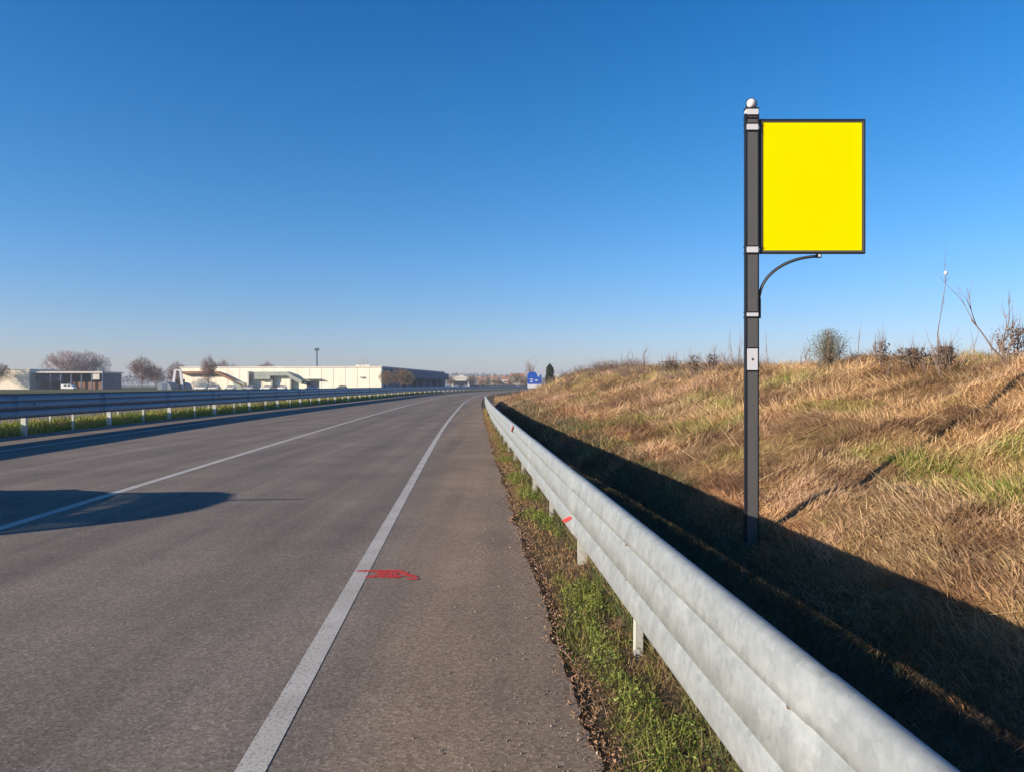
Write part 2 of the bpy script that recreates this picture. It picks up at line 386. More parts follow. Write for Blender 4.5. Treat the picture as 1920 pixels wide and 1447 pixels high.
# ------------------------------------------------------------------ guardrails
BEAM = [(0,.80),(.012,.812),(.045,.812),(.066,.795),(.080,.700),(.082,.668),(.058,.657),(.052,.648),(.068,.636),(.078,.560),(.084,.465),(.060,.454),(.054,.444),(.070,.432),
        (.080,.36),(.084,.305),(.078,.288),(.06,.276),(.035,.272),(.03,.278)]
def beam(name, off, ys, sgn, mater, parent, zoff=0, zsc=1, smooth=True, phase=0, lap=4.5):
    """corrugated beam swept along the road at offset off; sgn -1 faces the road on its left"""
    n = len(ys); X0 = xr(ys)+(off(ys) if callable(off) else off)
    prof = BEAM+[(u-.006, .54+(z-.54)*.982) for u, z in BEAM[::-1]]
    V = []
    for i, y in enumerate(ys):
        # each plate laps over the next one: a step of 4 mm at the joint
        lp = .006*(1-((y-phase) % lap)/lap)
        for u, z in prof: V.append((X0[i]+sgn*(u+lp), y, z*zsc+zoff))
    m = len(prof); V = np.array(V)
    i = (np.arange(n-1)[:, None]*m+np.arange(m)[None]).ravel(); j = (np.arange(n-1)[:, None]*m+(np.arange(m)[None]+1) % m).ravel()
    Q = np.stack([i, j, j+m, i+m], 1)
    return np_mesh(name, V, Q, mater, parent=parent, smooth=smooth)
def beam_ys(y0, y1, lap, phase):
    a = set(np.round(np.arange(y0, y1, .5), 3))
    k = math.ceil((y0-phase)/lap)
    while phase+k*lap < y1:
        j = phase+k*lap
        if j > y0+.01: a.add(round(j-.004, 4)); a.add(round(j+.004, 4))
        k += 1
    return np.array(sorted(a))
gr = empty('guardrail', (0, 0, 0), label='long pale galvanised guardrail along the right shoulder beside the grassy ditch', cat='guardrail')
beam('beam', ORAIL, beam_ys(-6, 57, 4.5, 2.05), -1, M['galv'], gr, smooth=False, lap=4.5, phase=2.05)
def channel(front=True, h=.62, z0=-.35, w=.11, dp=.07, t=.006):
    mb = MB()
    if front:
        mb.box(0, w, 0, t, z0, h); mb.box(0, t, t, dp, z0, h); mb.box(w-t, w, t, dp, z0, h)
    else:
        mb.box(0, w, dp-t, dp, z0, h); mb.box(0, t, 0, dp-t, z0, h); mb.box(w-t, w, 0, dp-t, z0, h)
        mb.box(t, .045, 0, t, z0, h)
    return mb
pm = [channel(True).build('post', M['post']).data, channel(False).build('post', M['post']).data]
for o in list(COL.objects):
    if o.name.startswith('post'): bpy.data.objects.remove(o)
blm = MB(); blm.sphere((0,0,0), .017, 8, 5, (.7,1,1)); blm.tube([(.004,0,0),(.0,0,0)], .024, 10)
blm = blm.build('bolt', M['bolt'], smooth=True).data
for o in list(COL.objects):
    if o.name.startswith('bolt'): bpy.data.objects.remove(o)
yp = 4.43-2*2.25; k = 0
while yp < 57:
    x = float(xr(yp))+ORAIL
    p = link('post', pm[1 if k % 2 == 0 else 0], gr); p.location = (x-.02, yp, 0)
    p.rotation_euler = (R(random.uniform(-.6,.6)), R(random.uniform(-.8,.8)), R(random.uniform(-2,2)))
    if yp < 26:
        b = link('bolt', blm, gr); b.location = (x-.064, yp+.04, .444)
        b = link('bolt', blm, gr); b.location = (x-.062, yp+.04, .648)
    yp += 2.25; k += 1
# red sprayed marks on the face of the beam
def rail_mark(y, z0, z1, dy, w, name='spray_mark', both=False):
    x = float(xr(y))+ORAIL-.0945; vs = []; fs = []; n = 10
    zs = [z0+(z1-z0)*i/n for i in range(n+1)]
    for i, z in enumerate(zs):
        u = np.interp(z, [p[1] for p in BEAM[::-1]], [p[0] for p in BEAM[::-1]])
        yc = y+dy*(i/n-.5); ww = w*(.8+.4*random.random())
        xx = float(xr(yc))+ORAIL-(u+.0085)
        vs += [(xx, yc-ww/2, z), (xx, yc+ww/2, z)]
    for i in range(n): fs.append((2*i, 2*i+1, 2*i+3, 2*i+2))
    return MB().add(vs, fs).build(name, M['red_rail'], gr)
rail_mark(6.95, .30, .42, -.45, .2, 'spray_mark')
rail_mark(15.3, .64, .785, -.3, .75, 'spray_mark')

# left double barrier in the median
def rail_off(y): return edge_l(y)+.0
ml = empty('median_barrier', (0,0,0), label='nearer corrugated steel barrier, colour darkened for shade, with pale posts along the left side of the road', cat='guardrail', group=None)
ys = beam_ys(-10, 300, 5.6, 1.0)
beam('beam', rail_off, ys, 1, M['galv_shaded'], ml, zoff=.19, zsc=1.34, lap=5.6, phase=1.0)
ml2 = empty('median_barrier', (0,0,0), label='farther steel barrier facing the opposite carriageway, just behind the nearer one on the left', cat='guardrail')
beam('beam', lambda y: rail_off(y)-3.2, ys, -1, M['galv_shaded'], ml2, zoff=.19, zsc=1.34, lap=5.6, phase=1.0)
pmw = channel(True, 1.2, -.2, .16, .09).build('post', M['post']); pmn = channel(True, 1.2, -.2, .07, .05).build('post', M['post'])
dw, dn = pmw.data, pmn.data; bpy.data.objects.remove(pmw); bpy.data.objects.remove(pmn)
rf = MB().box(-.01, .06, -.012, 0, 0, .09).build('reflector', M['white']); rfd = rf.data; bpy.data.objects.remove(rf)
y = 29.6-5.6*4; k = 0
while y < 190:
    p = link('post', dw, ml); p.location = (float(xr(y)+rail_off(y))-.17, y, 0)
    if y < 110:
        p = link('post', dn, ml); p.location = (float(xr(y+2.9)+rail_off(y+2.9))-.09, y+2.9, 0)
    p = link('post', dn, ml2); p.location = (float(xr(y+1.2)+rail_off(y+1.2))-3.15, y+1.2, 0)
    if k % 3 == 0 and y < 120:
        q = link('reflector', rfd, ml); q.location = (float(xr(y+.4)+rail_off(y+.4))+.09, y+.4, .98)
    y += 5.6; k += 1
# ------------------------------------------------------------------ sign on its post
YS_ = 8.2
def sx(px): return (px-960)*YS_/F
def sz(py): return EYE+(HY-py)*YS_/F
sg = empty('banner_sign', (sx(1409), YS_, sz(1020)), label='blank yellow panel in a dark frame on a tall grey post in the ditch', cat='sign')
bx0, by0, bz0 = sg.location
def lbox(name, px0, px1, py0, py1, y0, y1, m, parent=sg, bev=0):
    return MB().box(sx(px0)-bx0, sx(px1)-bx0, y0, y1, sz(py1)-bz0, sz(py0)-bz0).build(name, m, parent, bevel=bev)
po = MB().box(sx(1399)-bx0, sx(1419)-bx0, -.03, .03, sz(1060)-bz0, sz(214)-bz0).build('post', M['pole'], sg)
for a, b in ((1396.5, 1399), (1419, 1421.5)):
    MB().box(sx(a)-bx0, sx(b)-bx0, -.033, .033, sz(1016)-bz0, sz(214)-bz0).build('edge_strip', M['edge'], po)
def clamp(y0, y1, arm):
    c = MB().box(sx(1398.5)-bx0, sx(1419.5)-bx0, -.042, .042, sz(y1)-bz0, sz(y0)-bz0)
    if arm: c.box(sx(1419.5)-bx0, sx(1423)-bx0, -.03, .03, sz(y1-3)-bz0, sz(y0+3)-bz0)
    c = c.build('clamp', M['white'], sg)
    m = MB()
    m.box(sx(1396)-bx0, sx(1422)-bx0, -.046, .046, sz(y0)-bz0, sz(y0-2)-bz0)
    m.box(sx(1396)-bx0, sx(1422)-bx0, -.046, .046, sz(y1+2)-bz0, sz(y1)-bz0)
    m.build('trim', M['edge'], c)
clamp(235, 246, True); clamp(464, 475, True); clamp(587, 594, True)
c = lbox('collar', 1398, 1420, 206.5, 217, -.036, .036, M['white'])
lbox('trim', 1396, 1421.5, 204, 206.4, -.04, .04, M['edge'], c); lbox('trim', 1396, 1421.5, 217.1, 219, -.04, .04, M['edge'], c)
lbox('trim', 1396, 1421.5, 222, 224.5, -.04, .04, M['edge'], c)
f_ = MB().sphere((0, 0, 0), .053, 24, 16).build('finial', M['white'], sg, smooth=True); f_.location = (0, 0, sz(195)-bz0)
r_ = MB(); n = 28
r_.tube([(.0575*math.cos(2*math.pi*i/n), 0, .0575*math.sin(2*math.pi*i/n)) for i in range(n)]+[(.0575, 0, 0)], .006, 6, False)
r_.build('rim', M['edge'], f_)
pl = lbox('plate', 1399.3, 1418.7, 654, 694, -.038, -.031, M['white'])
lbox('trim', 1396.5, 1421.3, 651.5, 654, -.04, -.034, M['edge'], pl); lbox('trim', 1396.5, 1421.3, 694, 696.5, -.04, -.034, M['edge'], pl)
mm = MB(); st = [(math.cos(2*math.pi*i/8)*(.017 if i % 2 == 0 else .008), math.sin(2*math.pi*i/8)*(.017 if i % 2 == 0 else .008)) for i in range(8)]
mm.prism([(a, b+sz(674)-bz0) for a, b in st], -.0415, -.0385, 'y'); mm.build('mark', M['edge'], pl)
lbox('panel', 1429.5, 1615, 231, 470.5, -.012, .012, M['yellow'])
fr = MB()
def fb(a, b, c_, d, y0, y1): fr.box(sx(a)-bx0, sx(b)-bx0, y0, y1, sz(d)-bz0, sz(c_)-bz0)
fb(1425.5, 1428.5, 228, 474, -.018, .018); fb(1616, 1619, 228, 474, -.018, .018); fb(1428.5, 1616, 228, 230, -.018, .018); fb(1428.5, 1616, 471.5, 474, -.018, .018)
fro = fr.build('frame', M['pole'], sg)
fr = MB()
for e in ((1423, 1425.5, 225, 476.5), (1619, 1621, 225, 476.5), (1425.5, 1619, 225, 228), (1425.5, 1619, 474, 476.5)): fb(*e, -.022, .022)
for e in ((1428.5, 1429.5, 230, 471.5), (1615, 1616, 230, 471.5), (1429.5, 1615, 230, 231), (1429.5, 1615, 470.5, 471.5)): fb(*e, -.016, .016)
fr.build('trim', M['edge'], fro)
# curved brace
pts = []
for i in range(21):
    t = i/20*math.pi/2
    pts.append((sx(1538-114+114*(1-math.cos(t)))-bx0, 0, sz(560-(560-481)*math.sin(t))-bz0))
pts = [(pts[0][0], 0, sz(597)-bz0)]+pts
MB().tube(pts, .0165, 8).build('brace', M['edge'], sg, smooth=True)
br2 = [(p[0], -.0135, p[2]) for p in pts[1:-1]]
MB().tube(br2, .0075, 6).build('brace_rib', M['pole'], sg, smooth=True)
bo = lbox('fixing', 1531, 1539, 476.7, 484, -.02, .02, M['edge']); lbox('screw', 1533, 1537, 478, 482.5, -.026, -.0205, M['white'], bo)

# ------------------------------------------------------------------ grass
def hb(base, h, w, ang, lean, col, curl=.3):
    """blades: base (n,3), height h, width w, lean direction ang, lean amount (0 upright..1.4 flat)"""
    n = len(base); dx = np.cos(ang); dy = np.sin(ang)
    pa = rng.uniform(0, np.pi, n); wx = np.cos(pa); wy = np.sin(pa)
    V = np.zeros((n, 6, 3))
    for k, (t, ww) in enumerate(((0, 1.), (.5, .8), (1., .15))):
        l = lean*(1+curl*t)
        r = h*t*np.sin(l); zz = h*t*np.cos(np.minimum(l, 1.75))
        for s_, q in ((-1, 0), (1, 1)):
            V[:, k*2+q, 0] = base[:, 0]+dx*r+s_*wx*w*ww*.5
            V[:, k*2+q, 1] = base[:, 1]+dy*r+s_*wy*w*ww*.5
            V[:, k*2+q, 2] = base[:, 2]+zz
    b = np.arange(n)[:, None]*6
    Q = np.concatenate([b+np.array([[0, 1, 3, 2]]), b+np.array([[2, 3, 5, 4]])], 0)
    C = np.repeat(col[:, None], 6, 1)
    return V.reshape(-1, 3), Q, C.reshape(-1, 3)
def lerp(a, b, t): return a*(1-t[:, None])+b*t[:, None]
A = np.array
TAN1 = A([.57,.385,.205]); TAN2 = A([.42,.255,.135]); STRAW = A([.66,.48,.25]); RUST = A([.36,.17,.075]); GRN = A([.12,.19,.025]); GRN2 = A([.24,.27,.05]); BRN = A([.13,.07,.045]); PINK = A([.42,.27,.18])

def hill_colour(d, y, n):
    """colour patches over the bank: d = distance from the rail"""
    c = lerp(TAN1, TAN2, rng.random(n)**1.2)
    c = lerp(c, np.broadcast_to(STRAW, (n, 3)), np.clip(rng.random(n)*1.6-1.0, 0, 1))
    g = sst(.50, .60, fbm(d*.55+9, y*.4+4, 4)+.0)*.75
    g = np.maximum(g, 1.0*np.exp(-((d-3.95)/.7)**2)*(.4+.6*sst(.42, .55, fbm(d*1.3, y*1.3, 3)))*(1-sst(10.5, 13, y))*sst(4.5, 6, y)*1.3)
    g = np.maximum(g, .9*np.exp(-((d-6.4)/.8)**2-((y-18)/2.4)**2))
    g = np.where(rng.random(n) < .3, g*.2, g)
    c = lerp(c, np.broadcast_to(lerp(np.broadcast_to(GRN, (n, 3)), np.broadcast_to(GRN2, (n, 3)), rng.random(n)), (n, 3)), np.clip(g, 0, .9))
    r = sst(.48, .6, fbm(d*.9+40, y*.6+11, 4))*.9
    far = sst(22, 45, y)*.5
    c = lerp(c, np.broadcast_to(PINK, (n, 3)), np.clip(r*.7+far*rng.random(n), 0, .85))
    low = np.exp(-((d-2.2)/1.0)**2)*sst(.35, .6, fbm(d+5, y*.6+8, 3))
    c = lerp(c, np.broadcast_to(RUST, (n, 3)), np.clip(low*.75, 0, .8))
    bb = sst(.56, .66, fbm(d*1.1+70, y*.8+23, 4))
    bb = np.maximum(bb, 1.2*np.exp(-((d-2.85)/.4)**2-((y-6.2)/.7)**2)*sst(.35, .55, fbm(d*2.5, y*2.5, 3)))
    for d_, y_, a_, b_ in ((4.6, 12.4, .25, .7), (3.6, 13.5, .5, 1.6), (3.0, 18, .6, 2.5), (4.4, 26, .7, 3)): bb = np.maximum(bb, np.exp(-((d-d_)/a_)**2-((y-y_)/b_)**2))
    c = lerp(c, np.broadcast_to(BRN, (n, 3)), np.clip(bb, 0, 1)*.7)
    return np.minimum(c*(1.0+.55*rng.random(n))[:, None], .9)

def scatter_hill(n, y0, y1, d0, d1, pw):
    y = y0+(y1-y0)*rng.random(n)**pw; d = d0+(d1-d0)*rng.random(n)
    return d, y
parts = []
for (n, y0, y1, d0, d1, pw, h0, h1, w) in ((200000, 3.0, 11, 2.3, 7.5, 1.1, .04, .12, .010), (230000, 3.0, 20, 2.0, 9.4, 1.15, .07, .21, .0095), (150000, 14, 45, 1.2, 9.8, 1.2, .12, .36, .015), (70000, 38, 100, .9, 22, 1.1, .2, .5, .028)):
    d, y = scatter_hill(n, y0, y1, d0, d1, pw)
    z = terrain(d+ORAIL, y); x = xr(y)+ORAIL+d
    cl = fbm(d*2.2+1, y*2.2+5, 3)
    keep = (rng.random(n) < .55+1.1*(cl-.3)); d, y, z, x, cl = d[keep], y[keep], z[keep], x[keep], cl[keep]; m = len(d)
    h = (h0+(h1-h0)*rng.random(m)**1.5)*(.6+.8*cl)
    swirl = fbm(d*.8+50, y*.8+20, 2)*9
    ang = swirl+rng.normal(0, .8, m); lean = np.clip(.55+.75*fbm(d*1.2+8, y*1.2+2, 2)+rng.normal(0, .3, m), .05, 1.45)
    parts.append(hb(np.stack([x, y, z-.01], 1), h, w*(.6+.8*rng.random(m)), ang, lean, hill_colour(d, y, m)))
# long pale fallen stalks
n = 1500; d, y = scatter_hill(n, 4, 45, 2.4, 9, 1.2); z = terrain(d+ORAIL, y)
parts.append(hb(np.stack([xr(y)+ORAIL+d, y, z+.03], 1), .4+.6*rng.random(n), .004+.0005*y, rng.uniform(0, 6.28, n), rng.uniform(.9, 1.35, n), np.broadcast_to(STRAW*1.05, (n, 3))*(.7+.4*rng.random(n))[:, None], .15))
def join(name, parts, m, **k):
    V = []; Q = []; C = []; o = 0
    for v, q, c in parts: V.append(v); Q.append(q+o); C.append(c); o += len(v)
    return np_mesh(name, np.concatenate(V), np.concatenate(Q), m, cols=np.concatenate(C), **k)
join('dry_grass', parts, M['blade'], kind='stuff', label='matted dry tan grass with green and rusty patches covering the roadside bank', cat='grass')
# ditch grass: short green and brown, darkened to carry the shade, pale dead stalks
parts = []
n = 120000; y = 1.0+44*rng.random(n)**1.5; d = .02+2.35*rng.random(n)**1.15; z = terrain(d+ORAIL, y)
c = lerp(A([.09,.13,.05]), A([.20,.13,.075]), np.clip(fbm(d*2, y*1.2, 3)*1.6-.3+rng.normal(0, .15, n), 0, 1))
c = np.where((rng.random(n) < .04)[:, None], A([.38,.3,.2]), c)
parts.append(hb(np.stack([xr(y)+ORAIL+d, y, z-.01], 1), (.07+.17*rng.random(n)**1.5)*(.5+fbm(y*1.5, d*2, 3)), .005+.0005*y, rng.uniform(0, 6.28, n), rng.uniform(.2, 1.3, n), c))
join('ditch_grass', parts, M['blade'], kind='stuff', label='short shade-darkened grass and dead stalks lining the ditch behind the guardrail', cat='grass')
# thicker tufts right behind the rail posts
n = 26000; y = 1.0+34*rng.random(n)**1.5; d = .06+.34*rng.random(n); z = terrain(d+ORAIL, y)
c = lerp(A([.10,.12,.03]), A([.26,.19,.09]), rng.random(n))
parts_l = [hb(np.stack([xr(y)+ORAIL+d, y, z-.01], 1), .09+.14*fbm(y*1.7, d*2, 3)*(.6+.5*rng.random(n)), .006+.0005*y, rng.uniform(0, 6.28, n), rng.uniform(.05, .7, n), c)]
join('tufts', parts_l, M['blade'], kind='stuff', label='rough grass tufts growing along the back of the right guardrail posts', cat='grass')
# verge between asphalt and rail
parts = []
n = 110000; y = 1.6+50*rng.random(n)**2.0; er = edge_r(y); o = er-.02+(2.36-er)*rng.random(n)
cl = fbm(o*3.5, y*2.1, 4); green = sst(.46, .58, fbm(o*2+4, y*1.3+7, 4)+.10*sst(er, 2.1, o)-.16*(1-sst(0, .22, o-er)))
near = (1-sst(12, 30, y))
keep = rng.random(n) < (.25+.9*cl)*sst(-.09, .08, o-er+.1*rng.random(n)); o, y, cl, green, near, er = o[keep], y[keep], cl[keep], green[keep], near[keep], er[keep]; n = len(o)
c = lerp(lerp(A([.30,.17,.075]), A([.42,.28,.12]), rng.random(n)), lerp(A([.10,.15,.02]), A([.23,.27,.05]), rng.random(n)), np.clip(green*(.35+.65*near)*(rng.random(n)*.8+.4), 0, 1))
c = c*(.7+.55*rng.random(n))[:, None]
parts.append(hb(np.stack([xr(y)+o, y, np.full(n, -.02)], 1), (.03+.085*rng.random(n)**2)*(.5+1.0*cl)*(.6+.5*green)*(.6+.4*sst(.05, .3, o-er)), .0035+.0004*y, rng.uniform(0, 6.28, n), rng.uniform(.1, 1.25, n), c))
join('verge_grass', parts, M['blade'], kind='stuff', label='patchy green and brown verge grass between the asphalt and the right guardrail', cat='grass')
# leafy weeds under the rail: rosettes of little leaves
def leaves(cent, rad, hgt, nl, size, colf):
    """cent (n,3); each a mound of nl leaves"""
    n = len(cent); N_ = n*nl; C0 = np.repeat(cent, nl, 0); ra = np.repeat(rad, nl); hh = np.repeat(hgt, nl)
    a = rng.uniform(0, 6.28, N_); r = np.sqrt(rng.random(N_)); p = C0.copy()
    p[:, 0] += np.cos(a)*r*ra; p[:, 1] += np.sin(a)*r*ra; p[:, 2] += hh*(1-r*r)*(.35+.75*rng.random(N_))
    s_ = size*(.6+.8*rng.random(N_))
    u = rng.normal(0, 1, (N_, 3)); u[:, 2] *= .55; u /= np.linalg.norm(u, axis=1)[:, None]
    w = np.cross(u, rng.normal(0, 1, (N_, 3))); w /= np.linalg.norm(w, axis=1)[:, None]
    V = np.stack([p-u*s_[:, None], p+w*s_[:, None]*.5, p+u*s_[:, None], p-w*s_[:, None]*.5], 1)
    Q = np.arange(N_*4).reshape(-1, 4); C = np.repeat(colf(N_), 4, 0)
    return V.reshape(-1, 3), Q, C
n = 900; y = 1.8+18*rng.random(n)**1.6; o = 1.62+.7*rng.random(n)
k_ = fbm(o*2+4, y*1.3+7, 4)+rng.normal(0, .04, n) > .50; y, o = y[k_], o[k_]; n = len(y)
parts = [leaves(np.stack([xr(y)+o, y, np.full(n, -.01)], 1), .05+.08*rng.random(n), .04+.10*rng.random(n), 70, .0085,
         lambda N_: lerp(A([.09,.14,.02]), A([.29,.33,.07]), rng.random(N_)))]
join('weeds', parts, M['leaf'], kind='stuff', label='low leafy green weeds growing around the near guardrail posts', cat='plants')
# dead leaf litter along the asphalt edge
n = 6500; y = 1.8+32*rng.random(n)**1.9; o = edge_r(y)+rng.normal(.04, .05, n)*(1+1.5*(fbm(y*2, y*0+5, 3)-.5))
c = lerp(A([.34,.20,.12]), A([.14,.08,.055]), rng.random(n)); c = np.where((rng.random(n) < .06)[:, None], A([.5,.42,.33]), c)
parts = [leaves(np.stack([xr(y)+o, y, np.full(n, .004)], 1), np.full(n, .012), np.full(n, .02), 1, .0085, lambda N_: c)]
y = 1.8+10*rng.random(500)**1.5; o = edge_r(y)+rng.normal(.1, .08, 500)
parts.append(hb(np.stack([xr(y)+o, y, np.full(500, .0)], 1), .06+.16*rng.random(500), np.full(500, .003), rng.uniform(0, 6.28, 500), rng.uniform(.9, 1.4, 500), lerp(A([.25,.14,.08]), A([.5,.36,.24]), rng.random(500)), .1))
join('leaf_litter', parts, M['litter'], kind='stuff', label='brown dead leaves and twigs along the ragged asphalt edge', cat='leaf litter')
# grit on the shoulder
def grit(n, y, o, sz_):
    cu = A([[-1,-1,-1],[1,-1,-1],[1,1,-1],[-1,1,-1],[-.6,-.6,1],[.6,-.6,1],[.6,.6,1],[-.6,.6,1]])*.5
    a = rng.uniform(0, 6.28, n); s_ = sz_[:, None, None]*rng.uniform(.6, 1.3, (n, 1, 3)); P = cu[None]*s_*(1+.25*rng.normal(0, 1, (n, 8, 3)))
    X = P[..., 0]*np.cos(a)[:, None]-P[..., 1]*np.sin(a)[:, None]; Y = P[..., 0]*np.sin(a)[:, None]+P[..., 1]*np.cos(a)[:, None]
    V = np.stack([X+(xr(y)+o)[:, None], Y+y[:, None], P[..., 2]*.8+(sz_*.3)[:, None]], 2)
    b = np.arange(n)[:, None]*8; F_ = A([[3,2,1,0],[4,5,6,7],[0,1,5,4],[1,2,6,5],[2,3,7,6],[3,0,4,7]])
    Q = (b[:, None]+F_[None]).reshape(-1, 4)
    c = lerp(A([.12,.10,.085]), A([.42,.37,.31]), rng.random(n)**1.6)
    return V.reshape(-1, 3), Q, np.repeat(c, 8, 0)
n = 1500; y = 1.9+16*rng.random(n)**1.6; o = edge_r(y)-np.abs(rng.normal(0, .42, n))+.02
join('gravel', [grit(n, y, o, .003+.008*rng.random(n)**3)], M['stone'], kind='stuff', label='loose grit and tiny stones scattered on the shoulder near the verge', cat='gravel')
# median grass
parts = []
n = 70000; y = 8+150*rng.random(n)**1.7; e = edge_l(y); o = e+.02-4.4*rng.random(n); cl = fbm(o*1.2, y*.8, 4)
c = lerp(A([.12,.18,.02]), A([.34,.36,.08]), np.clip(cl*1.5-.25+rng.normal(0, .2, n), 0, 1)); c = np.where((cl > .6)[:, None]*(rng.random(n) < .5)[:, None], A([.4,.24,.1]), c)
parts.append(hb(np.stack([xr(y)+o, y, np.full(n, -.04)], 1), (.12+.26*rng.random(n))*(.5+cl*.9), .01+.0007*y, rng.uniform(0, 6.28, n), rng.uniform(.1, .9, n), c))
join('median_grass', parts, M['blade'], kind='stuff', label='green and straw coloured grass under the left median barriers', cat='grass')

# ------------------------------------------------------------------ plants on the bank
M['bark'] = mat('bark', (.11,.085,.07), .9, 0, .1, c2=(.2,.16,.13), scale=6)
M['twig'] = mat('twigs', (.17,.125,.10), .9, 0, .1, c2=(.26,.19,.15), scale=3)
M['needle'] = mat('evergreen_needles', (.018,.035,.015), .8, 0, .15, c2=(.05,.075,.03), scale=1.5)
def branchy(mb, p, d, L_, r, depth, spread=.5, up=.15, nseg=3, kids=(3, 5)):
    pts = [Vector(p)]; rad = [r]; d = Vector(d).normalized()
    for i in range(nseg):
        d = (d+Vector((random.gauss(0,.12), random.gauss(0,.12), random.gauss(0,.08)+up*.3))).normalized()
        pts.append(pts[-1]+d*L_/nseg); rad.append(r*(1-(i+1)/nseg*.6))
    mb.tube(pts, rad, 4 if depth < 2 else 6, False)
    if depth == 0: return
    for k in range(random.randint(*kids)):
        t = random.uniform(.35, 1); i = min(nseg-1, int(t*nseg)); q = pts[i].lerp(pts[i+1], t*nseg-i)
        dd = (d+Vector((random.gauss(0,spread), random.gauss(0,spread), random.gauss(0,spread*.6)+up))).normalized()
        branchy(mb, q, dd, L_*random.uniform(.5,.75), r*.5, depth-1, spread, up, nseg, kids)
def hill_xy(px, d):
    """point on the bank crest seen in column px at distance d from the rail"""
    dr = (px-960)/F; Y = 20.0
    for _ in range(60): Y = (float(xr(Y))+ORAIL+d)/dr if dr > .02 else Y
    return float(xr(Y))+ORAIL+d, Y
def hz(x, y): return float(terrain(A([x-float(xr(y))]), A([y]))[0])
# feathery green bush
x, y = hill_xy(1553, 7.6); z = hz(x, y)
t = empty('bush', (x, y, z), label='dense feathery grey green bush on the bank crest, right of the sign post', cat='bush')
mb = MB()
for k in range(230):
    a = random.uniform(0, 6.28); l = random.uniform(.02, .62); h = random.uniform(.45, 1.05)*(1.08-.5*l)
    p0 = (random.gauss(0,.05), random.gauss(0,.05), 0)
    mb.tube([p0, (math.cos(a)*l*.25, math.sin(a)*l*.25, h*.5), (math.cos(a)*l*.62, math.sin(a)*l*.62, h)], [.008,.005,.002], 4, False)
mb.build('stems', M['twig'], t)
n = 4200; cx = rng.normal(0, .17, n); cy = rng.normal(0, .145, n); hh = 1.0*rng.beta(2.2, 1.9, n); sc = .35+1.25*np.sin(np.pi*np.clip(hh/1.05, 0, 1))**.8
lv = leaves(np.stack([cx*sc*.85, cy*sc*.85, hh], 1), np.full(n, .02), np.full(n, .02), 1, .015, lambda N_: lerp(A([.12,.14,.085]), A([.28,.29,.19]), rng.random(N_)))
np_mesh('foliage', lv[0], lv[1], M['leaf'], parent=t, cols=lv[2])
# weeds: (px, crest offset, height m, width m, density, label)
wd = [(1655, 7.7, .55, .2, 2, 'small dark leaning weed on the bank crest between the bush and the tufted shrub'),
      (1712, 7.6, .46, .5, 3, 'broad dark tufted shrub on the crest, left of the tall thin stalk'),
      (1772, 7.6, .42, .22, 3, 'compact dark shrub at the foot of the tall thin stalk'),
      (1300, 7.5, .75, .45, 2, 'dry twiggy weed on the crest left of the sign post, leftmost of the spindly ones'),
      (1333, 7.5, .7, .35, 2, 'slim brown weed with a drooping head on the crest, nearest left of the bare spike'),
      (1378, 7.5, .95, .25, 1, 'tall bare spike of a weed just left of the sign post'),
      (1442, 7.5, .95, .12, 1, 'thin pale upright stem just right of the sign post'),
      (1505, 7.6, .6, .4, 1, 'faint dry weed just left of the feathery bush'),
      (1605, 7.7, .8, .1, 1, 'single thin upright stem right of the feathery bush'),
      (1206, 7.3, 1.1, .5, 1, 'fine bare sapling on the left part of the bank crest'),
      (1258, 7.4, .6, .9, 3, 'low dark brambly weed on the crest in the left half of the bank'),
      (1905, 7.5, .55, .35, 2, 'dry branching weed on the crest at the right edge of the view')]
for px, d, h, w, dens, lab in wd:
    x, y = hill_xy(px, d); z = hz(x, y); mb = MB()
    ns = 2 if dens == 1 else (6 if dens == 2 else 14)
    if w < .15: ns = 1
    for k in range(ns):
        a = random.uniform(0, 6.28); l = w*random.uniform(.1, .6)
        dd = Vector((math.cos(a)*l, math.sin(a)*l, h*.8))
        branchy(mb, (random.gauss(0,.02), random.gauss(0,.02), -.05), dd, h*random.uniform(.6, 1.0), .006+.0003*y, 1 if w < .15 else 2, .45 if w > .3 else .22, .3, 4, (1, 2) if w < .15 else ((2, 3) if dens < 3 else (3, 4)))
    o = mb.build('weed', M['twig'], label=lab, cat='weed', group=None); o.location = (x, y, z)
    if dens >= 2:
        n = 260 if dens == 2 else 700
        cc = np.stack([rng.normal(0, w*.3, n), rng.normal(0, w*.3, n), h*(.2+.75*rng.random(n))], 1)
        lv = leaves(cc, np.full(n, .02), np.full(n, .02), 1, .018+.0006*y, lambda N_: lerp(A([.09,.065,.05]), A([.2,.15,.11]), rng.random(N_)))
        np_mesh('foliage', lv[0], lv[1], M['leaf'], parent=o, cols=lv[2])
random.seed(21)
for i in range(34):
    px = random.uniform(1110, 1390) if i % 2 else random.uniform(1430, 1915)
    x, y = hill_xy(px, random.uniform(7.0, 8.2)); z = hz(x, y); mb = MB(); h = random.uniform(.22, .6)*(1+y/60)
    for q in range(random.randint(1, 3)):
        branchy(mb, (random.gauss(0,.05), random.gauss(0,.05), -.03), (random.gauss(0,.2), random.gauss(0,.1), 1), h*random.uniform(.6, 1), .004+.0004*y, 1, .3, .25, 4, (2, 4))
    o = mb.build('dry_stem', M['twig'], label='thin bare dry weed stem standing on the crest of the grassy bank', cat='weed', group='bare stems scattered along the bank crest'); o.location = (x, y, z)
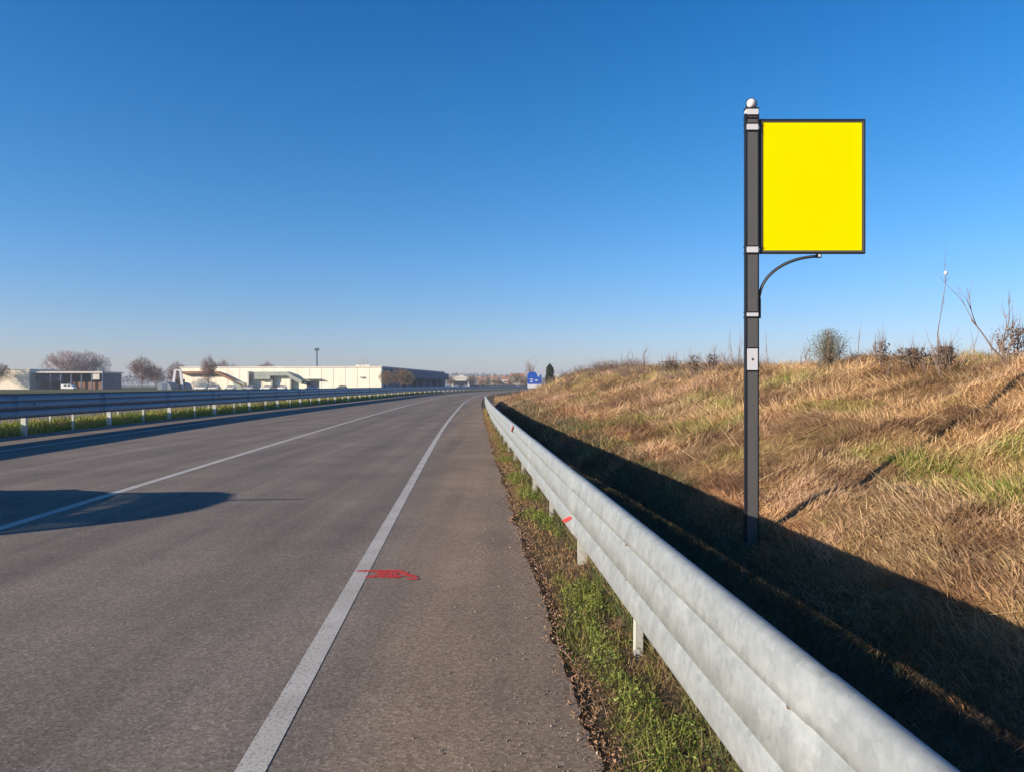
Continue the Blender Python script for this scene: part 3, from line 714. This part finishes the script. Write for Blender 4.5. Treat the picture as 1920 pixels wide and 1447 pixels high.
# tall stalk with a pale seed head, and the bare purple branch
x, y = hill_xy(1760, 7.7); z = hz(x, y); t = empty('tall_stalk', (x, y, z), label='very tall thin stalk with a white seed head near its top on the bank crest', cat='plant')
k = y/F; mb = MB(); mb.tube([(0,0,0), (-2*k,0,70*k), (6*k,0,120*k), (13*k,0,165*k), (12*k,.01,200*k), (15*k,0,240*k)], [.013,.011,.008,.005,.004,.002], 5)
for i in range(14):
    zz = random.uniform(110, 230)*k; x0_ = float(np.interp(zz/k, [110,165,240], [5,13,15]))*k; mb.tube([(x0_, 0, zz), (x0_+random.uniform(-.09,.09), random.uniform(-.05,.05), zz+random.uniform(.06,.14))], [.003,.0012], 4)
mb.build('stem', M['twig'], t)
MB().sphere((0, 0, 0), .034, 10, 8, (1,1,1.1)).build('seed_head', M['white'], t, smooth=True).location = (13*k, -.01, 184*k)
x, y = hill_xy(1885, 7.3); z = hz(x, y); mb = MB(); k = y/F; random.seed(5)
for (dx, h) in ((-55, 100), (-40, 62), (10, 60), (28, 85), (-15, 40)):
    branchy(mb, (0,0,-.02), (dx*k, .05, h*k), math.hypot(dx, h)*k*.95, .016, 2, .33, .25, 5, (2, 4))
o = mb.build('bare_shrub', M['twig'], label='leafless branching shrub leaning left on the crest near the right edge', cat='shrub'); o.location = (x, y, z)
# brown brambles at the far end of the bank
random.seed(9)
for i in range(46):
    y = random.uniform(24, 70); d = random.uniform(6.2, 9.5) if y < 40 else random.uniform(4.2, 10); x = float(xr(y))+ORAIL+d; z = hz(x, y)
    if i == 0: proto = None
    if i < 3:
        mb = MB(); r_ = .8+.3*i
        for q in range(34):
            a = random.uniform(0, 6.28); branchy(mb, (random.gauss(0,.25*r_), random.gauss(0,.25*r_), 0), (math.cos(a)*.6, math.sin(a)*.6, random.uniform(.5, 1.2)), r_*random.uniform(.4,.8), .014, 2, .5, .1, 3, (2, 4))
        o = mb.build('bramble', M['twig']); protos = [o] if i == 0 else protos+[o]
    else:
        o = protos[i % 3].copy(); COL.objects.link(o); o.rotation_euler.z = random.uniform(0, 6.28)
    o.scale = (.9, .9, .55) if y > 40 else (.6, .6, .42)
    o.location = (x, y, z-.05); tag(o, label='brown leafless bramble tangle on the far end of the bank', cat='bramble', group='brambles at the far end of the bank')

# ------------------------------------------------------------------ cars
M['glass'] = mat('car_glass', (.02,.025,.03), .08, 0, .6)
_g = M['glass'].node_tree; _tr = _g.nodes.new('ShaderNodeBsdfTransparent'); _tr.inputs[0].default_value = (.55,.62,.6,1)
_mx = _g.nodes.new('ShaderNodeMixShader'); _mx.inputs[0].default_value = .6
_g.links.new(_g.nodes['Principled BSDF'].outputs[0], _mx.inputs[1]); _g.links.new(_tr.outputs[0], _mx.inputs[2]); _g.links.new(_mx.outputs[0], _g.nodes['Material Output'].inputs['Surface'])
M['rubber'] = mat('tyre_rubber', (.02,.02,.02), .85, 0, .2, var=.2, scale=20)
M['rim'] = mat('wheel_alloy', (.45,.46,.48), .3, .8, .5, var=.1, scale=12)
M['lamp'] = mat('lamp_glass', (.7,.7,.72), .15, 0, .6, var=.05)
M['rlamp'] = mat('tail_lamp', (.4,.02,.02), .2, 0, .5, var=.1)
M['trimk'] = mat('black_trim', (.03,.03,.032), .5, 0, .4, var=.1, scale=10)
def paint(name, c):
    m = mat(name, c, .28, 0, .5, var=.04, scale=2); m.node_tree.nodes['Principled BSDF'].inputs['Coat Weight'].default_value = .6; return m
def make_car(body_m, name='parked_car', far=False):
    """hatchback, 4.1 m long, facing +y; origin on the ground at the middle"""
    t = empty(name)
    st = [(-2.02,.34,.62,.70),(-1.98,.24,.82,.78),(-1.75,.2,.92,.84),(-1.2,.2,.96,.86),(-.4,.2,.95,.87),(.5,.2,.93,.87),(1.0,.2,.90,.86),(1.55,.2,.80,.83),(1.9,.22,.66,.77),(2.06,.32,.54,.64)]
    V = []; Fq = []; n = 12
    for y_, zb, zt, w in st:
        for (a, b) in ((-.86, 0), (-1, .18), (-1.0, .5), (-.985, .78), (-.9, .97), (-.45, 1.02), (.45, 1.02), (.9, .97), (.985, .78), (1.0, .5), (1, .18), (.86, 0)):
            V.append((a*w, y_, zb+(zt-zb)*b))
    for i in range(len(st)-1):
        for k in range(n): Fq.append((i*n+k, i*n+(k+1) % n, (i+1)*n+(k+1) % n, (i+1)*n+k))
    Fq.append(tuple(range(n))[::-1]); Fq.append(tuple((len(st)-1)*n+k for k in range(n)))
    body = MB().add(V, Fq).build('body', body_m, t, smooth=True)
    # roof and pillars
    zr = 1.47; mb = MB()
    rf = [(-1.62,1.28),(-1.5,1.38),(-1.1,1.46),(-.4,1.50),(.3,1.46),(.62,1.38)]
    V = []; Fq = []
    for y_, z_ in rf:
        for a, dz in ((-.60,-.05),(-.52,0),(-.2,.022),(.2,.022),(.52,0),(.60,-.05),(.56,-.07),(-.56,-.07)): V.append((a, y_, z_+dz))
    for i in range(len(rf)-1):
        for k in range(8): Fq.append((i*8+k, i*8+(k+1) % 8, (i+1)*8+(k+1) % 8, (i+1)*8+k))
    Fq.append(tuple(range(8))[::-1]); Fq.append(tuple((len(rf)-1)*8+k for k in range(8)))
    mb.add(V, Fq)
    for sgn in (-1, 1):
        for (y0, z0, y1, z1, r_) in ((1.12,.88,.6,1.36,.032),(.0,.93,-.05,1.44,.04),(-1.1,.93,-1.0,1.42,.05),(-1.9,.88,-1.55,1.28,.06)):
            mb.tube([(sgn*.78, y0, z0), (sgn*.69, (y0+y1)/2, (z0+z1)/2+.02), (sgn*.575, y1, z1)], r_, 6)
    mb.build('roof', body_m, t, smooth=True)
    g = MB()
    g.add([(-.74,1.12,.89),(.74,1.12,.89),(.55,.62,1.33),(-.55,.62,1.33)], [(0,1,2,3)])
    g.build('windscreen', M['glass'], t)
    MB().add([(-.72,-1.92,.87),(.72,-1.92,.87),(.55,-1.60,1.25),(-.55,-1.60,1.25)], [(3,2,1,0)]).build('rear_window', M['glass'], t)
    for sgn in (-1, 1):
        MB().add([(sgn*.785,1.0,.90),(sgn*.785,.04,.93),(sgn*.59,.0,1.42),(sgn*.59,.56,1.34)], [(0,1,2,3)]).build('side_window', M['glass'], t)
        MB().add([(sgn*.785,-.05,.93),(sgn*.785,-1.8,.90),(sgn*.59,-1.5,1.28),(sgn*.59,-.1,1.42)], [(0,1,2,3)]).build('side_window', M['glass'], t)
    for sgn in (-1, 1):
        for y_ in (1.28, -1.26):
            w = MB(); m_ = 18; prof = [(.19,.03),(.27,.0),(.30,.02),(.31,.06),(.31,.13),(.30,.17),(.27,.19),(.19,.17)]
            V = []; Fq = []
            for i in range(m_):
                a = 2*math.pi*i/m_
                for r_, x_ in prof: V.append((sgn*(.88-x_), y_+r_*math.cos(a), .31+r_*math.sin(a)))
            for i in range(m_):
                for k in range(len(prof)): Fq.append((i*8+k, i*8+(k+1) % 8, ((i+1) % m_)*8+(k+1) % 8, ((i+1) % m_)*8+k))
            wh = w.add(V, Fq).build('wheel', M['rubber'], t, smooth=True)
            h = MB()
            h.tube([(sgn*.86, y_, .31), (sgn*.80, y_, .31)], .05, 10)
            for i in range(5):
                a = 2*math.pi*i/5; h.tube([(sgn*.85, y_, .31), (sgn*.845, y_+.19*math.cos(a), .31+.19*math.sin(a))], [.03,.022], 5)
            h.tube([(sgn*.845, y_+.19*math.cos(2*math.pi*i/18), .31+.19*math.sin(2*math.pi*i/18)) for i in range(19)], .014, 5, False)
            h.build('rim', M['rim'], wh)
        if not far:
            MB().sphere((sgn*.58, 1.93, .60), .12, 12, 8, (1.2,.9,.6)).build('headlight', M['lamp'], t, smooth=True)
            MB().sphere((sgn*.66, -1.97, .72), .10, 12, 8, (.9,.5,1.4)).build('tail_lamp', M['rlamp'], t, smooth=True)
            MB().sphere((sgn*.93, .92, .96), .09, 12, 8, (1.1,.6,.8)).build('wing_mirror', body_m, t, smooth=True)
    if not far:
        MB().box(-.26, .26, 2.0, 2.07, .34, .44).build('number_plate', M['white'], t)
        MB().box(-.5, .5, 1.9, 2.05, .46, .52).build('grille', M['trimk'], t)
        MB().tube([(.35, -.3, 1.46), (.35, -.55, 1.66), (.35, -.80, 1.86)], [.03,.026,.02], 6).build('antenna', M['trimk'], t)
    return t
P1 = paint('silver_paint', (.5,.5,.52)); P2 = paint('white_paint', (.75,.75,.74)); P3 = paint('red_paint', (.3,.03,.03)); P4 = paint('blue_paint', (.04,.07,.18)); P5 = paint('grey_paint', (.12,.12,.13))
c0 = make_car(P1, 'passing_car'); c0.location = (-9.3, 8.5, 0); c0.rotation_euler.z = R(3.0)
tag(c0, label='silver hatchback with a roof antenna in the far lane, just outside the view', cat='car')

# ------------------------------------------------------------------ far buildings
def facade(name, base, c2, sc=.4): return mat(name, base, .9, 0, .1, c2=c2, scale=sc, detail=5)
M['cream'] = facade('cream_render', (.78,.69,.54), (.88,.80,.66))
M['cream2'] = facade('pale_render', (.6,.55,.47), (.7,.64,.56))
M['slate'] = facade('slate_cladding', (.10,.13,.19), (.14,.17,.24))
M['dark'] = facade('dark_opening', (.02,.025,.035), (.035,.04,.05))
M['roofg'] = facade('grey_roof', (.3,.28,.26), (.4,.37,.34))
M['brick'] = facade('brown_cladding', (.22,.11,.07), (.3,.17,.1))
M['greyg'] = facade('grey_green_panel', (.28,.30,.27), (.36,.38,.34))
M['tile'] = facade('roof_tiles', (.33,.16,.10), (.42,.24,.16), 2)
M['pinkr'] = facade('pink_render', (.52,.38,.33), (.62,.48,.42))
M['bsign'] = mat('blue_sign', (.02,.09,.42), .5, 0, .3, var=.05)
def zp(py, Y): return EYE+(HY-py)*Y/F
def xp(px, Y): return (px-960)*Y/F
wh = empty('warehouse', (-52.5, 300, 0), R(-6.37), label='long cream flat-roofed warehouse with two canopy shadows modelled on its front and a slate side wing', cat='building')
MB().box(-85.4, 0, 0, 125, 0, 8.7).build('wall', M['cream'], wh)
MB().box(-85.7, .3, -.3, 125.3, 8.7, 9.15).build('parapet', M['cream2'], wh)
mb = MB()
for i in range(0, 16): mb.box(-80+5*i-.06, -80+5*i+.06, -.06, 0, 0, 8.6)
mb.build('pilaster_strips', M['cream2'], wh)
def wx(px): # local x on the front wall for a column
    dr = (px-960)/F; c, s_ = math.cos(R(6.37)), math.sin(R(6.37))
    # world = (-52.5 + c*x, 300 - s*x)
    return (dr*300+52.5)/(c+dr*s_)
def wz(py): return EYE+(HY-py)*303/F
def shadow_slab(name, pts, m, depth=2.2, th=.5):  # slab standing for a canopy's shadow on the front wall
    poly = [(wx(a), wz(b)) for a, b in pts]; mb = MB()
    up = poly+[(a, b-th) for a, b in poly[::-1]]
    mb.prism(up, -depth, -.05, 'y'); return mb.build(name, m, wh)
shadow_slab('canopy_shadow', [(343,696),(412,696),(432,706),(462,722)], M['brick'], 2.4, 1.0)  # brown roof shadow shape, solid and coloured dark
shadow_slab('canopy_shadow', [(482,697),(543,697),(556,706),(570,713)], M['greyg'], 2.4, 1.6)  # second shadow shape, in grey
MB().prism([(wx(440), wz(712)),(wx(462), wz(717)),(wx(464), 0),(wx(446), 0)], -2.4, -.1, 'y').build('slope_wedge', M['greyg'], wh)  # wedge added under the sloping canopy shadow
MB().box(wx(482), wx(511), -2.3, -.1, wz(711), wz(702)).build('annex', M['greyg'], wh)
for px in (470, 511, 546):
    MB().box(wx(px), wx(px)+.7, -1.6, -.06, 0, wz(700 if px < 500 else 708)).build('downpipe', M['greyg'], wh)
MB().box(wx(468.5), wx(471.5), -2.6, -.1, 0, wz(696)).build('column', M['cream2'], wh)
MB().box(wx(576), wx(596), -.4, -.07, 0, wz(714.5)).build('loading_door', M['dark'], wh)
MB().box(wx(572), wx(602), -1.8, -.06, wz(711), wz(710)).build('door_canopy', M['roofg'], wh)
MB().box(wx(676), wx(683), -.5, -.06, wz(709), wz(706.5)).build('wall_vent', M['greyg'], wh)
for a in (664, 672, 680):
    MB().tube([(wx(a), 6, 8.7), (wx(a), 6, 12.6)], .12, 5).build('roof_mast', M['roofg'], wh)
    MB().box(wx(a)-1.2, wx(a)+1.2, 5.6, 6.4, 9, 9.9).build('roof_unit', M['cream2'], wh)
# slate side wing on the shaded end
sw = MB().box(.05, .9, 3, 124, 0, 8.5).build('side_cladding', M['slate'], wh)
MB().box(.9, 3.4, 25, 122, 4.6, 7.9).build('side_canopy', M['slate'], wh)
for i in range(6): MB().box(.85, 1.0, 30+15*i, 39+15*i, 0, 4.2).build('dock_door', M['dark'], wh)
t = empty('lamp_mast', (xp(594, 306), 306, 0), label='dark mast with a lamp head rising above the cream warehouse roof', cat='mast')
MB().tube([(0,0,0),(0,0,zp(657, 306))], [.4,.28], 8).build('pole', M['slate'], t)
MB().box(-.8, .8, -.5, .5, zp(658, 306), zp(653, 306)).build('lamp_head', M['slate'], t)
# low building at the far left
sh = empty('cream_shed', (xp(55, 290), 290, 0), label='cream block building at the left edge of the view', cat='building')
MB().box(-40, 0, 0, 30, 0, zp(693, 290)).build('wall', M['cream'], sh); MB().box(-40.3, .3, -.3, 30.3, zp(693, 290), zp(691.8, 290)).build('parapet', M['cream2'], sh)
sh = empty('open_shed', (xp(57, 292), 292, 0), label='low open-fronted shed with a pale roof edge beside the cream block', cat='building')
w_ = xp(192, 292)-xp(57, 292); h_ = zp(699.5, 292)
mb = MB(); mb.box(0, w_, 14, 14.3, 0, h_); mb.box(0, .3, 0, 14, 0, h_); mb.box(w_-.3, w_, 0, 14, 0, h_); mb.build('wall', M['slate'], sh)
MB().box(-.3, w_+.5, -1, 15, h_, h_+.6).build('roof', M['cream2'], sh)
for i in range(8): MB().box(i*w_/7-.2, i*w_/7+.2, -.4, 0, 0, h_).build('column', M['slate'], sh)
MB().box(w_*.45, w_*.98, 2, 2.3, 0, h_*.45).build('door', M['brick'], sh); MB().box(w_*.05, w_*.4, 2, 2.3, h_*.5, h_*.95).build('door', M['slate'], sh)
MB().box(w_-3, w_-.4, -1.4, -1.1, zp(711.5, 291), zp(701, 291)).build('sign_board', M['cream2'], sh)
t = empty('utility_pole', (xp(193, 280), 280, 0), label='dark pole at the right end of the open shed', cat='pole')
MB().tube([(0,0,0),(0,0,zp(688, 280))], [.3,.2], 8).build('shaft', M['slate'], t); MB().box(-1, 1, -.1, .1, zp(693, 280), zp(692, 280)).build('crossarm', M['slate'], t)
vanb = empty('white_van', (xp(129, 270), 270, 0), label='small pale van parked in front of the open shed', cat='van')
MB().prism([(-2.3,.3),(2.3,.3),(2.3,1.0),(1.7,1.15),(1.2,1.9),(-2.3,1.95)], -1, 1, 'y').build('body', P2, vanb, bevel=.08)
MB().box(-1.2, -.2, -1.04, -1.0, 1.15, 1.7).build('window', M['glass'], vanb); MB().box(.2, 1.1, -1.04, -1.0, 1.15, 1.7).build('window', M['glass'], vanb)
for a in (-1.5, 1.5):
    for b in (-.98, .78): MB().tube([(a, b, .35), (a, b+.2, .35)], .35, 14).build('wheel', M['rubber'], vanb)
# white gantry frame
g = empty('gantry', (xp(333.5, 275), 275, 0), label='white tapered portal frame standing at the left end of the warehouse', cat='frame')
hg = zp(695, 275); k = 275/F*1.1
for sg_ in (-1, 1): MB().prism([(sg_*8.5*k-.45, 0), (sg_*8.5*k+.45, 0), (sg_*4.5*k+.4, hg), (sg_*4.5*k-.4, hg)], -.3, .3, 'y').build('leg', M['white'], g)
MB().box(-5.5*k, 5.5*k, -.32, .32, hg, hg+.5).build('beam', M['white'], g)
MB().box(-5*k, 5*k, .5, 3.5, 0, hg*.55).build('hoarding', M['brick'], g)
# greenhouse and cab
gh = empty('arched_tunnel', (xp(308, 268), 268, 0), label='pale arched polytunnel left of the white portal frame', cat='tunnel')
w2 = 13*268/F
pl_ = [(w2*math.cos(math.pi*i/12), 2.7*math.sin(math.pi*i/12)) for i in range(13)]
MB().prism(pl_, 0, 18, 'y').build('skin', mat('tunnel_film', (.2,.24,.27), .5, 0, .4, var=.1, scale=.5), gh, smooth=False)
MB().box(-.9, .9, -.08, -.02, 0, 2.2).build('door', M['slate'], gh)
# far pale hall and vans under trees
b = empty('far_hall', (xp(862, 520), 520, 0), label='white hall with a shallow gable beyond the bend, right of the slate wing', cat='building')
k = 520/F
MB().box(-15*k, 18*k, 0, 20, 0, zp(709, 520)).build('wall', M['cream2'], b)
MB().prism([(-16*k, zp(709, 520)), (19*k, zp(709, 520)), (4*k, zp(703, 520))], -.4, 20.4, 'y').build('roof', M['cream2'], b)
MB().box(-12*k, 14*k, -.15, -.02, 0, zp(714, 520)).build('door', M['dark'], b)
# houses beyond the bend
def house(px0, px1, pyt, Y, m, lab, roof='tile', grp=None):
    k = Y/F; w = (px1-px0)*k; h = zp(pyt, Y); he = h*.74; x0 = xp(px0, Y)
    b = empty('house', (x0, Y, 0), label=lab, cat='house')
    MB().box(0, w, 0, 10, 0, he).build('wall', m, b)
    r = MB().prism([(-.5, he), (10.5, he), (5, h)], -.5, w+.5, 'x').build('roof', M[roof], b)
    MB().box(w*.3, w*.3+.8, 3, 4, he, h+.4).build('chimney', m, r)
    n = max(1, int(w/4))
    for fl in range(2 if he > 5 else 1):
        for i in range(n):
            xx = (i+.5)*w/n; MB().box(xx-.5, xx+.5, -.06, -.01, 1+fl*2.9, 2.4+fl*2.9).build('window', M['dark'], b)
    MB().box(w*.5+.9, w*.5+1.9, -.06, -.01, 0, 2.1).build('door', M['brick'], b)
    return b
house(894, 912, 706, 610, M['pinkr'], 'small pink house behind bare trees, first right of the white hall')
house(918, 934, 704, 640, M['cream2'], 'pale house behind bare trees, second right of the white hall')
house(940, 955, 705, 620, M['pinkr'], 'pink house behind bare trees, third right of the white hall')
house(958, 984, 700, 600, M['cream2'], 'larger pale house left of the blue road sign')
house(1035, 1068, 704, 250, M['cream2'], 'white house with a small window right of the dark cypress', 'roofg')
# blue and white road sign beyond the bend
k = 150/F
rs = empty('road_sign', (xp(1003, 150), 150, 0), label='blue sign with white shapes above a white strip beyond the bend', cat='sign')
def rb(name, a, b_, c, d, y0, m, th=.06, par=None): return MB().box((a-1003)*k, (b_-1003)*k, y0, y0+th, zp(d, 150), zp(c, 150)).build(name, m, par or rs)
bm = MB().prism([((a-1003)*k, zp(b_, 150)) for a, b_ in ((989,720),(1015.5,720),(1015.5,703),(1012,703),(1011,707),(1008,706),(1006,700),(1003,697.5),(993,697.5),(991,700),(989,702))], 0, .08, 'y').build('blue_panel', M['bsign'], rs)
for a in ((993,1000,710.5,712), (1003,1008,712,714.5), (994,999,714.5,716.5)): rb('symbol', *a, -.03, M['white'], .03, bm)
rb('white_panel', 989, 1015.5, 720.3, 727.5, 0, M['white'])
rb('leg', 991.5, 992.5, 727.5, 741, .02, M['post']); rb('leg', 1012, 1013, 727.5, 741, .02, M['post'])

# ------------------------------------------------------------------ trees
def bare_tree(h, w, seed, tw=.05, dens=(4, 6), depth=3, twigs=900, col=((.17,.12,.10),(.30,.22,.19))):
    random.seed(seed); t = empty('bare_tree'); mb = MB()
    mb.tube([(0,0,0),(.1,0,h*.16),(0,.1,h*.34),(0,0,h*.55)], [h*.022,h*.018,h*.013,h*.006], 7, False); mb.build('trunk', M['bark'], t)
    mb = MB()
    for i in range(9):
        a = 2*math.pi*i/9+random.uniform(-.3,.3); z0 = h*random.uniform(.16,.42)
        branchy(mb, (0,0,z0), (math.cos(a)*w*.6, math.sin(a)*w*.6, h*random.uniform(.25,.8)), h*random.uniform(.26,.36), h*.008, depth, .45, .2, 3, dens)
    branchy(mb, (0,0,h*.5), (0,0,1), h*.3, h*.007, depth, .5, .2, 3, dens)
    cr = mb.build('branches', M['twig'], t)
    # twig haze: thin crossed blades filling an uneven crown
    r2 = np.random.default_rng(seed); n = twigs
    u = r2.normal(0, 1, (n, 3)); u /= np.linalg.norm(u, axis=1)[:, None]; r = r2.random(n)**.45
    lob = .78+.5*fbm(np.arctan2(u[:, 1], u[:, 0])*1.5+seed, u[:, 2]*2+9, 3)
    p = u*r[:, None]*lob[:, None]*A([w*.5, w*.5, h*.36])+A([0, 0, h*.6]); keep = (p[:, 2] > h*.16)*(fbm(p[:, 0]*.5+seed, p[:, 2]*.5+p[:, 1]*.3, 3) > .40); p = p[keep]; n = len(p)
    d = u[keep]*.7+r2.normal(0, .5, (n, 3))+A([0,0,.5]); d /= np.linalg.norm(d, axis=1)[:, None]; L_ = h*.05*(.6+r2.random(n))
    s_ = np.cross(d, r2.normal(0, 1, (n, 3))); s_ /= np.linalg.norm(s_, axis=1)[:, None]
    V = np.stack([p-s_*tw, p+s_*tw, p+d*L_[:, None]+s_*tw*.3, p+d*L_[:, None]-s_*tw*.3], 1).reshape(-1, 3)
    c = lerp(A(col[0]), A(col[1]), r2.random(n))
    np_mesh('twigs', V, np.arange(n*4).reshape(-1, 4), M['leaf'], parent=cr, cols=np.repeat(c, 4, 0))
    return t
def put(t, px, Y, lab, s=1, rz=0, cat='tree', grp=None, sx_=1):
    t.location = (xp(px, Y), Y, 0); t.rotation_euler.z = rz; t.scale = (s*sx_, s*sx_, s); tag(t, label=lab, cat=cat, group=grp); return t
WARM = ((.28,.19,.18),(.50,.37,.34))
tA = bare_tree(17, 17, 1, .07, twigs=5200, col=WARM); tB = bare_tree(12, 9.5, 2, .06, twigs=3600, col=((.15,.085,.065),(.27,.17,.14))); tC = bare_tree(8.5, 8.5, 3, .06, twigs=3000, col=((.14,.09,.05),(.3,.2,.11)))
put(tA, 122, 330, 'wide pale leafless tree behind the open shed, left one of the joined pair')
put(copy_tree(tA), 168, 335, 'wide pale leafless tree behind the open shed, right one of the joined pair', .98, 2)
put(tB, 266, 285, 'rounded leafless tree midway between the open shed and the white portal frame')
put(copy_tree(tB), 292, 300, 'smaller leafless tree just left of the pale polytunnel', .78, 1.3, sx_=.9)
put(copy_tree(tB), -4, 285, 'brown leafless tree cut by the left edge of the view', .85, 2.2)
put(copy_tree(tB), 332, 330, 'thin leafless tree rising behind the white portal frame', .95, 3)
put(copy_tree(tB), 391, 270, 'slender leafless tree in front of the brown canopy shadow', .98, 4, sx_=.6)
put(copy_tree(tB), 417, 420, 'dark treetop above the warehouse roof, right of the slender tree', 1.25, 5)
put(copy_tree(tB), 500, 470, 'rounded brown treetop above the middle of the warehouse roof', 1.3, 5.5, sx_=1.1)
put(copy_tree(tB), 440, 480, 'low faint treetop above the warehouse roof near the first canopy shadow', 1.2, .7)
put(tC, 727, 270, 'rusty brown bushy tree at the warehouse corner, left one of two', .8, 0)
put(copy_tree(tC), 752, 268, 'rusty brown bushy tree at the warehouse corner, right one of two', .88, 2)
put(copy_tree(tC), 764, 300, 'dark small tree against the slate side wing', .8, 3)
for i, (px, Y, s_) in enumerate(((846,500,.85),(885,420,.8),(902,440,.6),(914,430,.7),(929,420,.7),(937,410,.55),(957,400,.55),(969,380,.9),(982,390,.6))):
    put(copy_tree(tC), px, Y, 'reddish brown leafless tree in the row in front of the far houses', s_, i*1.1, grp='leafless trees in front of the far houses')
# brushy hedge along the bend
hd = empty('hedge', (xp(935, 395), 395, 0), label='low brown hedge running along the bend in front of the far houses', cat='hedge')
n = 9000; px_ = rng.uniform(-15, 24, n); hh = rng.random(n)*(.9+.8*fbm(px_*.5, px_*0, 3)); yy = rng.uniform(0, 3, n)
lv = hb(np.stack([px_, yy, hh], 1), .5+.5*rng.random(n), np.full(n, .12), rng.uniform(0, 6.28, n), rng.uniform(0, 1, n), lerp(A([.10,.07,.045]), A([.2,.15,.09]), rng.random(n)))
np_mesh('twigs', lv[0], lv[1], M['leaf'], parent=hd, cols=lv[2])
mb = MB()
for i in range(26): mb.tube([(random.uniform(-15,24), 1.5, 0), (random.uniform(-.3,.3)+i*1.5-15, 1.5, 2)], [.08,.03], 5)
mb.build('stems', M['bark'], hd)
# cypress and small conifer
def conifer(h, w, seed, nm='cypress', cone=False):
    r2 = np.random.default_rng(seed); t = empty(nm)
    MB().tube([(0,0,0),(0,0,h*.95)], [h*.02, .02], 7).build('trunk', M['bark'], t)
    n = 5200; z = r2.random(n); pr = (np.sin(np.pi*np.clip(z*.9+.1, 0, 1))**.6 if not cone else (1-z))*w/2*(.75+.5*fbm(z*9, r2.random(n)*0+seed, 3))
    a = r2.uniform(0, 6.28, n); r = np.sqrt(r2.random(n))*pr*(.8+.4*fbm(a*1.3, z*6, 3))
    p = np.stack([np.cos(a)*r, np.sin(a)*r, h*(.05+.95*z)], 1)
    lv = leaves(p, np.full(n, .05), np.full(n, .05), 1, w*.07, lambda N_: lerp(A([.018,.035,.015]), A([.05,.075,.03]), r2.random(N_)))
    np_mesh('foliage', lv[0], lv[1], M['leaf'], parent=t, cols=lv[2]); return t
put(conifer(zp(683, 205), 2.7, 5), 1031, 205, 'tall dark narrow cypress right of the blue road sign')
put(conifer(zp(697, 190), 2.6, 6, 'conifer', True), 1078, 190, 'small dark pointed conifer right of the white house')
pt = bare_tree(14, 4.0, 12, .04, (2, 3), 2, 700, ((.3,.18,.2),(.45,.3,.32))); put(pt, 994, 330, 'thin pinkish bare tree rising behind the blue road sign')
pt = copy_tree(tB); put(pt, 1100, 130, 'leafless tree behind the far end of the bank', .3)
bpy.data.objects.remove(pt.children[0]) if False else None
# distant wooded skyline, too far to count
n = 26000; xx = rng.uniform(-1500, 900, n); yy = rng.uniform(1250, 1400, n); top = 9+14*fbm(xx*.012, xx*0+2, 4)
zz = rng.random(n)**.7*top
lv = hb(np.stack([xx, yy, zz], 1), 2+3*rng.random(n), np.full(n, 1.6), rng.uniform(0, 6.28, n), rng.uniform(0, 1, n), lerp(A([.08,.07,.06]), A([.16,.13,.12]), rng.random(n)))
np_mesh('distant_woods', lv[0], lv[1], M['leaf'], cols=lv[2], kind='stuff', label='distant wooded skyline fading into haze behind the buildings', cat='woods')
# ------------------------------------------------------------------ parked cars by the warehouse
far = {}
for i, (px, Y, p_, lab, rz) in enumerate(((378, 262, P2, 'white car parked below the brown canopy shadow, leftmost', 90), (402, 262, P1, 'silver car parked below the brown canopy shadow, second from the left', 85), (431, 262, P2, 'white car parked just right of the slender tree', 95),
        (466, 264, P1, 'silver car parked beside the pale column', 90), (500, 264, P2, 'white car parked under the grey annex, left of three', 90), (514, 264, P5, 'dark grey car parked under the grey annex, middle of three', 90), (527, 264, P2, 'white car parked under the grey annex, right of three', 90),
        (584, 264, P4, 'dark blue car parked in front of the loading door', 90), (640, 262, P5, 'grey car parked alone along the right half of the facade', 90), (855, 470, P2, 'white car outside the far white hall, left one', 90), (872, 470, P2, 'white car outside the far white hall, right one', 90))):
    if p_.name not in far: o = make_car(p_, 'parked_car', True); far[p_.name] = o
    else: o = copy_tree(far[p_.name])
    o.location = (xp(px, Y), Y, 0); o.rotation_euler.z = R(rz); s_ = 1.0; tag(o, label=lab, cat='car', group='cars parked along the warehouses')
# ------------------------------------------------------------------ haze
hm = bpy.data.materials.new('haze'); hm.use_nodes = True; t = hm.node_tree; t.nodes.remove(t.nodes['Principled BSDF'])
pv = t.nodes.new('ShaderNodeVolumePrincipled'); pv.inputs['Density'].default_value = .00028; pv.inputs['Color'].default_value = (.72,.80,.92,1); pv.inputs['Anisotropy'].default_value = .1
t.links.new(pv.outputs[0], t.nodes['Material Output'].inputs['Volume'])
MB().box(-3050, 3050, -70, 3050, -1.7, 30).build('haze', hm, kind='stuff', label='thin pale haze over the plain', cat='haze')
